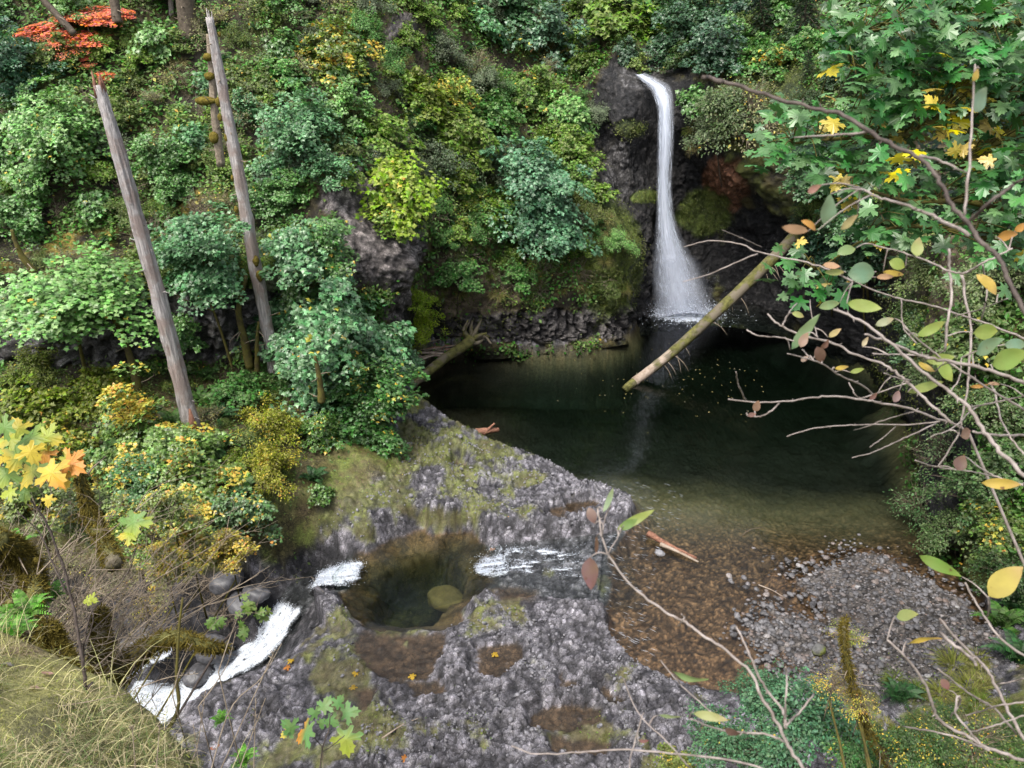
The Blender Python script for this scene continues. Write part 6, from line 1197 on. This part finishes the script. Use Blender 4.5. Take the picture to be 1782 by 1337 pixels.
for a, b, t, s, l in [(45,1060,6.3,60,'bright green fern beside the mossy stump at left'),(20,1095,5.8,55,'fern at the left edge below the mossy stump'),(85,1030,7.,40,'small fern right of the mossy stump'),(30,940,8,40,'fern above the mossy stump at left'),(380,1240,5.5,24,'small fern like plant on the edge of the near bank'),(420,1310,4.6,34,'low leafy fern at the foot of the near bank')]:
    q, g = rooted(a, b, t); o = obj('fern', random.choice(FERN)); s_ = s*t/F; linear_place(o, q-Z3*.1, s_, random.uniform(0, 6), None); o.color = (.12, .26, .05, 1); tag(o, l, 'fern', FG)
# ---- bottom right ---------------------------------------------------------------------------
for a, b, rr_, t, k, c, y, l in [(1400,1265,105,11.2,'small',(.075,.17,.085),0,'large blue green leafy shrub at the bottom right'),(1265,1300,75,11,'small',(.075,.17,.08),.02,'blue green leafy shrub at the bottom, left of the largest one'),(1330,1215,62,11.6,'small',(.08,.18,.09),0,'blue green leafy shrub top touching the shallow pool'),(1490,1310,70,10.5,'small',(.07,.16,.05),.05,'green shrub under the slender yellow mossy tree'),
                                 (1475,1110,34,9.8,'airy',(.22,.26,.06),.5,'sparse yellow green leaves at the top of the slender mossy tree'),(1450,1190,44,9.6,'airy',(.25,.20,.06),.75,'sparse orange leaves around the slender mossy tree'),(1500,1225,40,9.4,'airy',(.2,.2,.05),.7,'orange and green leaves low on the slender mossy tree'),(1600,1300,60,9.5,'small',(.06,.11,.035),.12,'low dark green shrub in the bottom right corner'),(1700,1290,70,9.5,'airy',(.10,.14,.05),.2,'open twiggy shrub in the bottom right corner'),(1180,1330,40,11,'vine',(.13,.16,.04),.1,'low olive shrub on the bottom edge')]:
    plant(k, a, b, rr_, c, y, 0, l, t=t, group=HG)
e = mossy('mossy_sapling', 'slender yellow mossy tree leaning among orange leaves at the bottom right', [(1600,1400),(1555,1337),(1512,1275),(1494,1225),(1476,1160),(1468,1100),(1474,1070)], 9.5, .07, .015, 9, 'tree', stubsn=14)
for k in range(30):
    put('low_plant', random.choice(PR['small'])['crown'], 'shrub', random.uniform(1480, 1790), random.uniform(1235, 1345), random.uniform(16, 30), (*random.choice([(.07, .13, .04), (.12, .15, .05), (.05, .09, .03)]), .93), kind='small', group='low plants on the near slope')
for k in range(26): put('grass_tuft', random.choice(TUFT), 'grass tuft', random.uniform(1500, 1790), random.uniform(1160, 1345), random.uniform(24, 44), (*random.choice([(.24, .23, .09), (.13, .17, .04)]), 1), kind='tuft', group='dry grass tufts on the slopes')
# ================================================================== LABELS
LM = [('the broken topped grey snag', 255, 450), ('the slender grey snag', 415, 300), ('the grey rock face', 640, 420), ('the waterfall', 1160, 300), ('the lip of the waterfall', 1145, 130), ('the lone blue green maple', 935, 345), ('the dark hollow', 700, 570), ('the driftwood heap', 760, 605), ('the fallen mossy log', 1250, 540), ('the pale rock band', 100, 580), ('the red vine maple', 130, 60),
      ('the dark pool', 1350, 680), ('the big right hand maple', 1620, 180), ('the gravel bar', 1560, 1080), ('the rock basin', 720, 1010), ('the yellow topped maple', 585, 95), ('the foot of the broken snag', 345, 765), ('the large teal maple', 600, 590), ('the mossy mound', 640, 880), ('the gorge cascade', 430, 1130), ('the top left corner', 0, 0), ('the left edge', 0, 400), ('the top edge', 800, 0), ('the right bank', 1690, 700), ('the top edge right of the falls', 1400, 20), ('the bottom right corner', 1782, 1337)]
def cword(c, yf):
    a, b, d = c[:3]
    if a > .4: return 'red'
    if yf > .4: return 'yellowing'
    if b < .065: return 'very dark green'
    if a > .19: return 'pale yellow' if d < .07 else 'straw coloured'
    if a > b*.85: return 'yellow green' if a > .14 else 'olive'
    if d > b*.5: return 'bluish green'
    if b > .17: return 'light green'
    return 'green'
NOUN = dict(maple='maple bush', bigmaple='maple', vine='vine maple', small='leafy shrub', airy='open twiggy shrub', conifer='conifer', fern='sword fern', dead='dead brush', tuft='grass tuft')
sib = {}
for rec_ in ALL:
    root, px, py, kind, color, yf, rpx, lab = rec_
    if lab: continue
    nm, lx_, ly_ = min(LM, key=lambda L: (L[1]-px)**2+(L[2]-py)**2); dx, dy = px-lx_, py-ly_
    rel_ = ('right of' if dx > 0 else 'left of') if abs(dx) > abs(dy) else ('below' if dy > 0 else 'above')
    if math.hypot(dx, dy) < 28: rel_ = 'close beside'
    size = 'small ' if rpx < 28 else ('' if rpx < 45 else 'large ')
    look = {'dead': 'grey brown', 'fern': 'dark green'}.get(kind) or cword(color, yf)
    sib.setdefault((size+look+' '+NOUN[kind], rel_+' '+nm), []).append((math.hypot(dx, dy), root, px, py))
ORD = ['nearest', 'second nearest', 'third nearest', 'fourth nearest', 'fifth nearest', 'sixth nearest', 'seventh nearest', 'eighth nearest', 'ninth nearest', 'tenth nearest']
for (head, tail), L in sib.items():
    L.sort(key=lambda q: q[0])
    for i, (_, root, px, py) in enumerate(L):
        root['label'] = head+' '+tail if len(L) == 1 else (head+' '+tail+', '+(ORD[i] if i < len(ORD) else 'farther off'))
for o in bpy.data.objects:
    if o.get('kind') == 'structure' or o.parent: continue
    if o.get('kind') == 'stuff' and 'category' not in o: o['category'] = o.name.split('.')[0].replace('_', ' ')
# ================================================================== LIGHT, SKY, CAMERA
w = bpy.data.worlds.new('World'); scene.world = w; w.use_nodes = True; nt = w.node_tree; nt.nodes.clear()
sky = nt.nodes.new('ShaderNodeTexSky'); sky.sky_type = 'NISHITA'; sky.sun_disc = False; SE, SR = math.radians(62), math.radians(215)
sky.sun_elevation = SE; sky.sun_rotation = SR; sky.dust_density = 4; sky.ozone_density = 1.; sky.air_density = 1.
hs = nt.nodes.new('ShaderNodeHueSaturation'); hs.inputs['Saturation'].default_value = .42
bg = nt.nodes.new('ShaderNodeBackground'); bg.inputs[1].default_value = .12; wo = nt.nodes.new('ShaderNodeOutputWorld')
nt.links.new(sky.outputs[0], hs.inputs['Color']); nt.links.new(hs.outputs[0], bg.inputs[0]); nt.links.new(bg.outputs[0], wo.inputs[0])
sl = bpy.data.lights.new('sun', 'SUN'); sl.energy = 1.5; sl.angle = math.radians(22); sl.color = (1, .95, .86); so = bpy.data.objects.new('sun', sl); COL.objects.link(so)
sd3 = Vector((math.sin(SR)*math.cos(SE), math.cos(SR)*math.cos(SE), math.sin(SE)))      # towards the sun
so.rotation_mode = 'QUATERNION'; so.rotation_quaternion = sd3.to_track_quat('Z', 'Y')
cam = bpy.data.cameras.new('camera'); co = bpy.data.objects.new('camera', cam); COL.objects.link(co); scene.camera = co
co.location = CAM; co.rotation_euler = (math.radians(63), 0, 0); cam.sensor_width = 36; cam.lens = 36*F/1782; cam.clip_end = 500; cam.clip_start = .05
cam.dof.use_dof = True; cam.dof.focus_distance = 24; cam.dof.aperture_fstop = 8.
vs = scene.view_settings; vs.view_transform = 'Standard'; vs.look = 'None'; vs.gamma = 1; vs.exposure = 1.55
scene.render.resolution_x = 1024; scene.render.resolution_y = 768
cy = scene.cycles; cy.max_bounces = 5; cy.diffuse_bounces = 2; cy.glossy_bounces = 2; cy.transparent_max_bounces = 12; cy.transmission_bounces = 4; cy.volume_bounces = 0; cy.caustics_reflective = False; cy.caustics_refractive = False
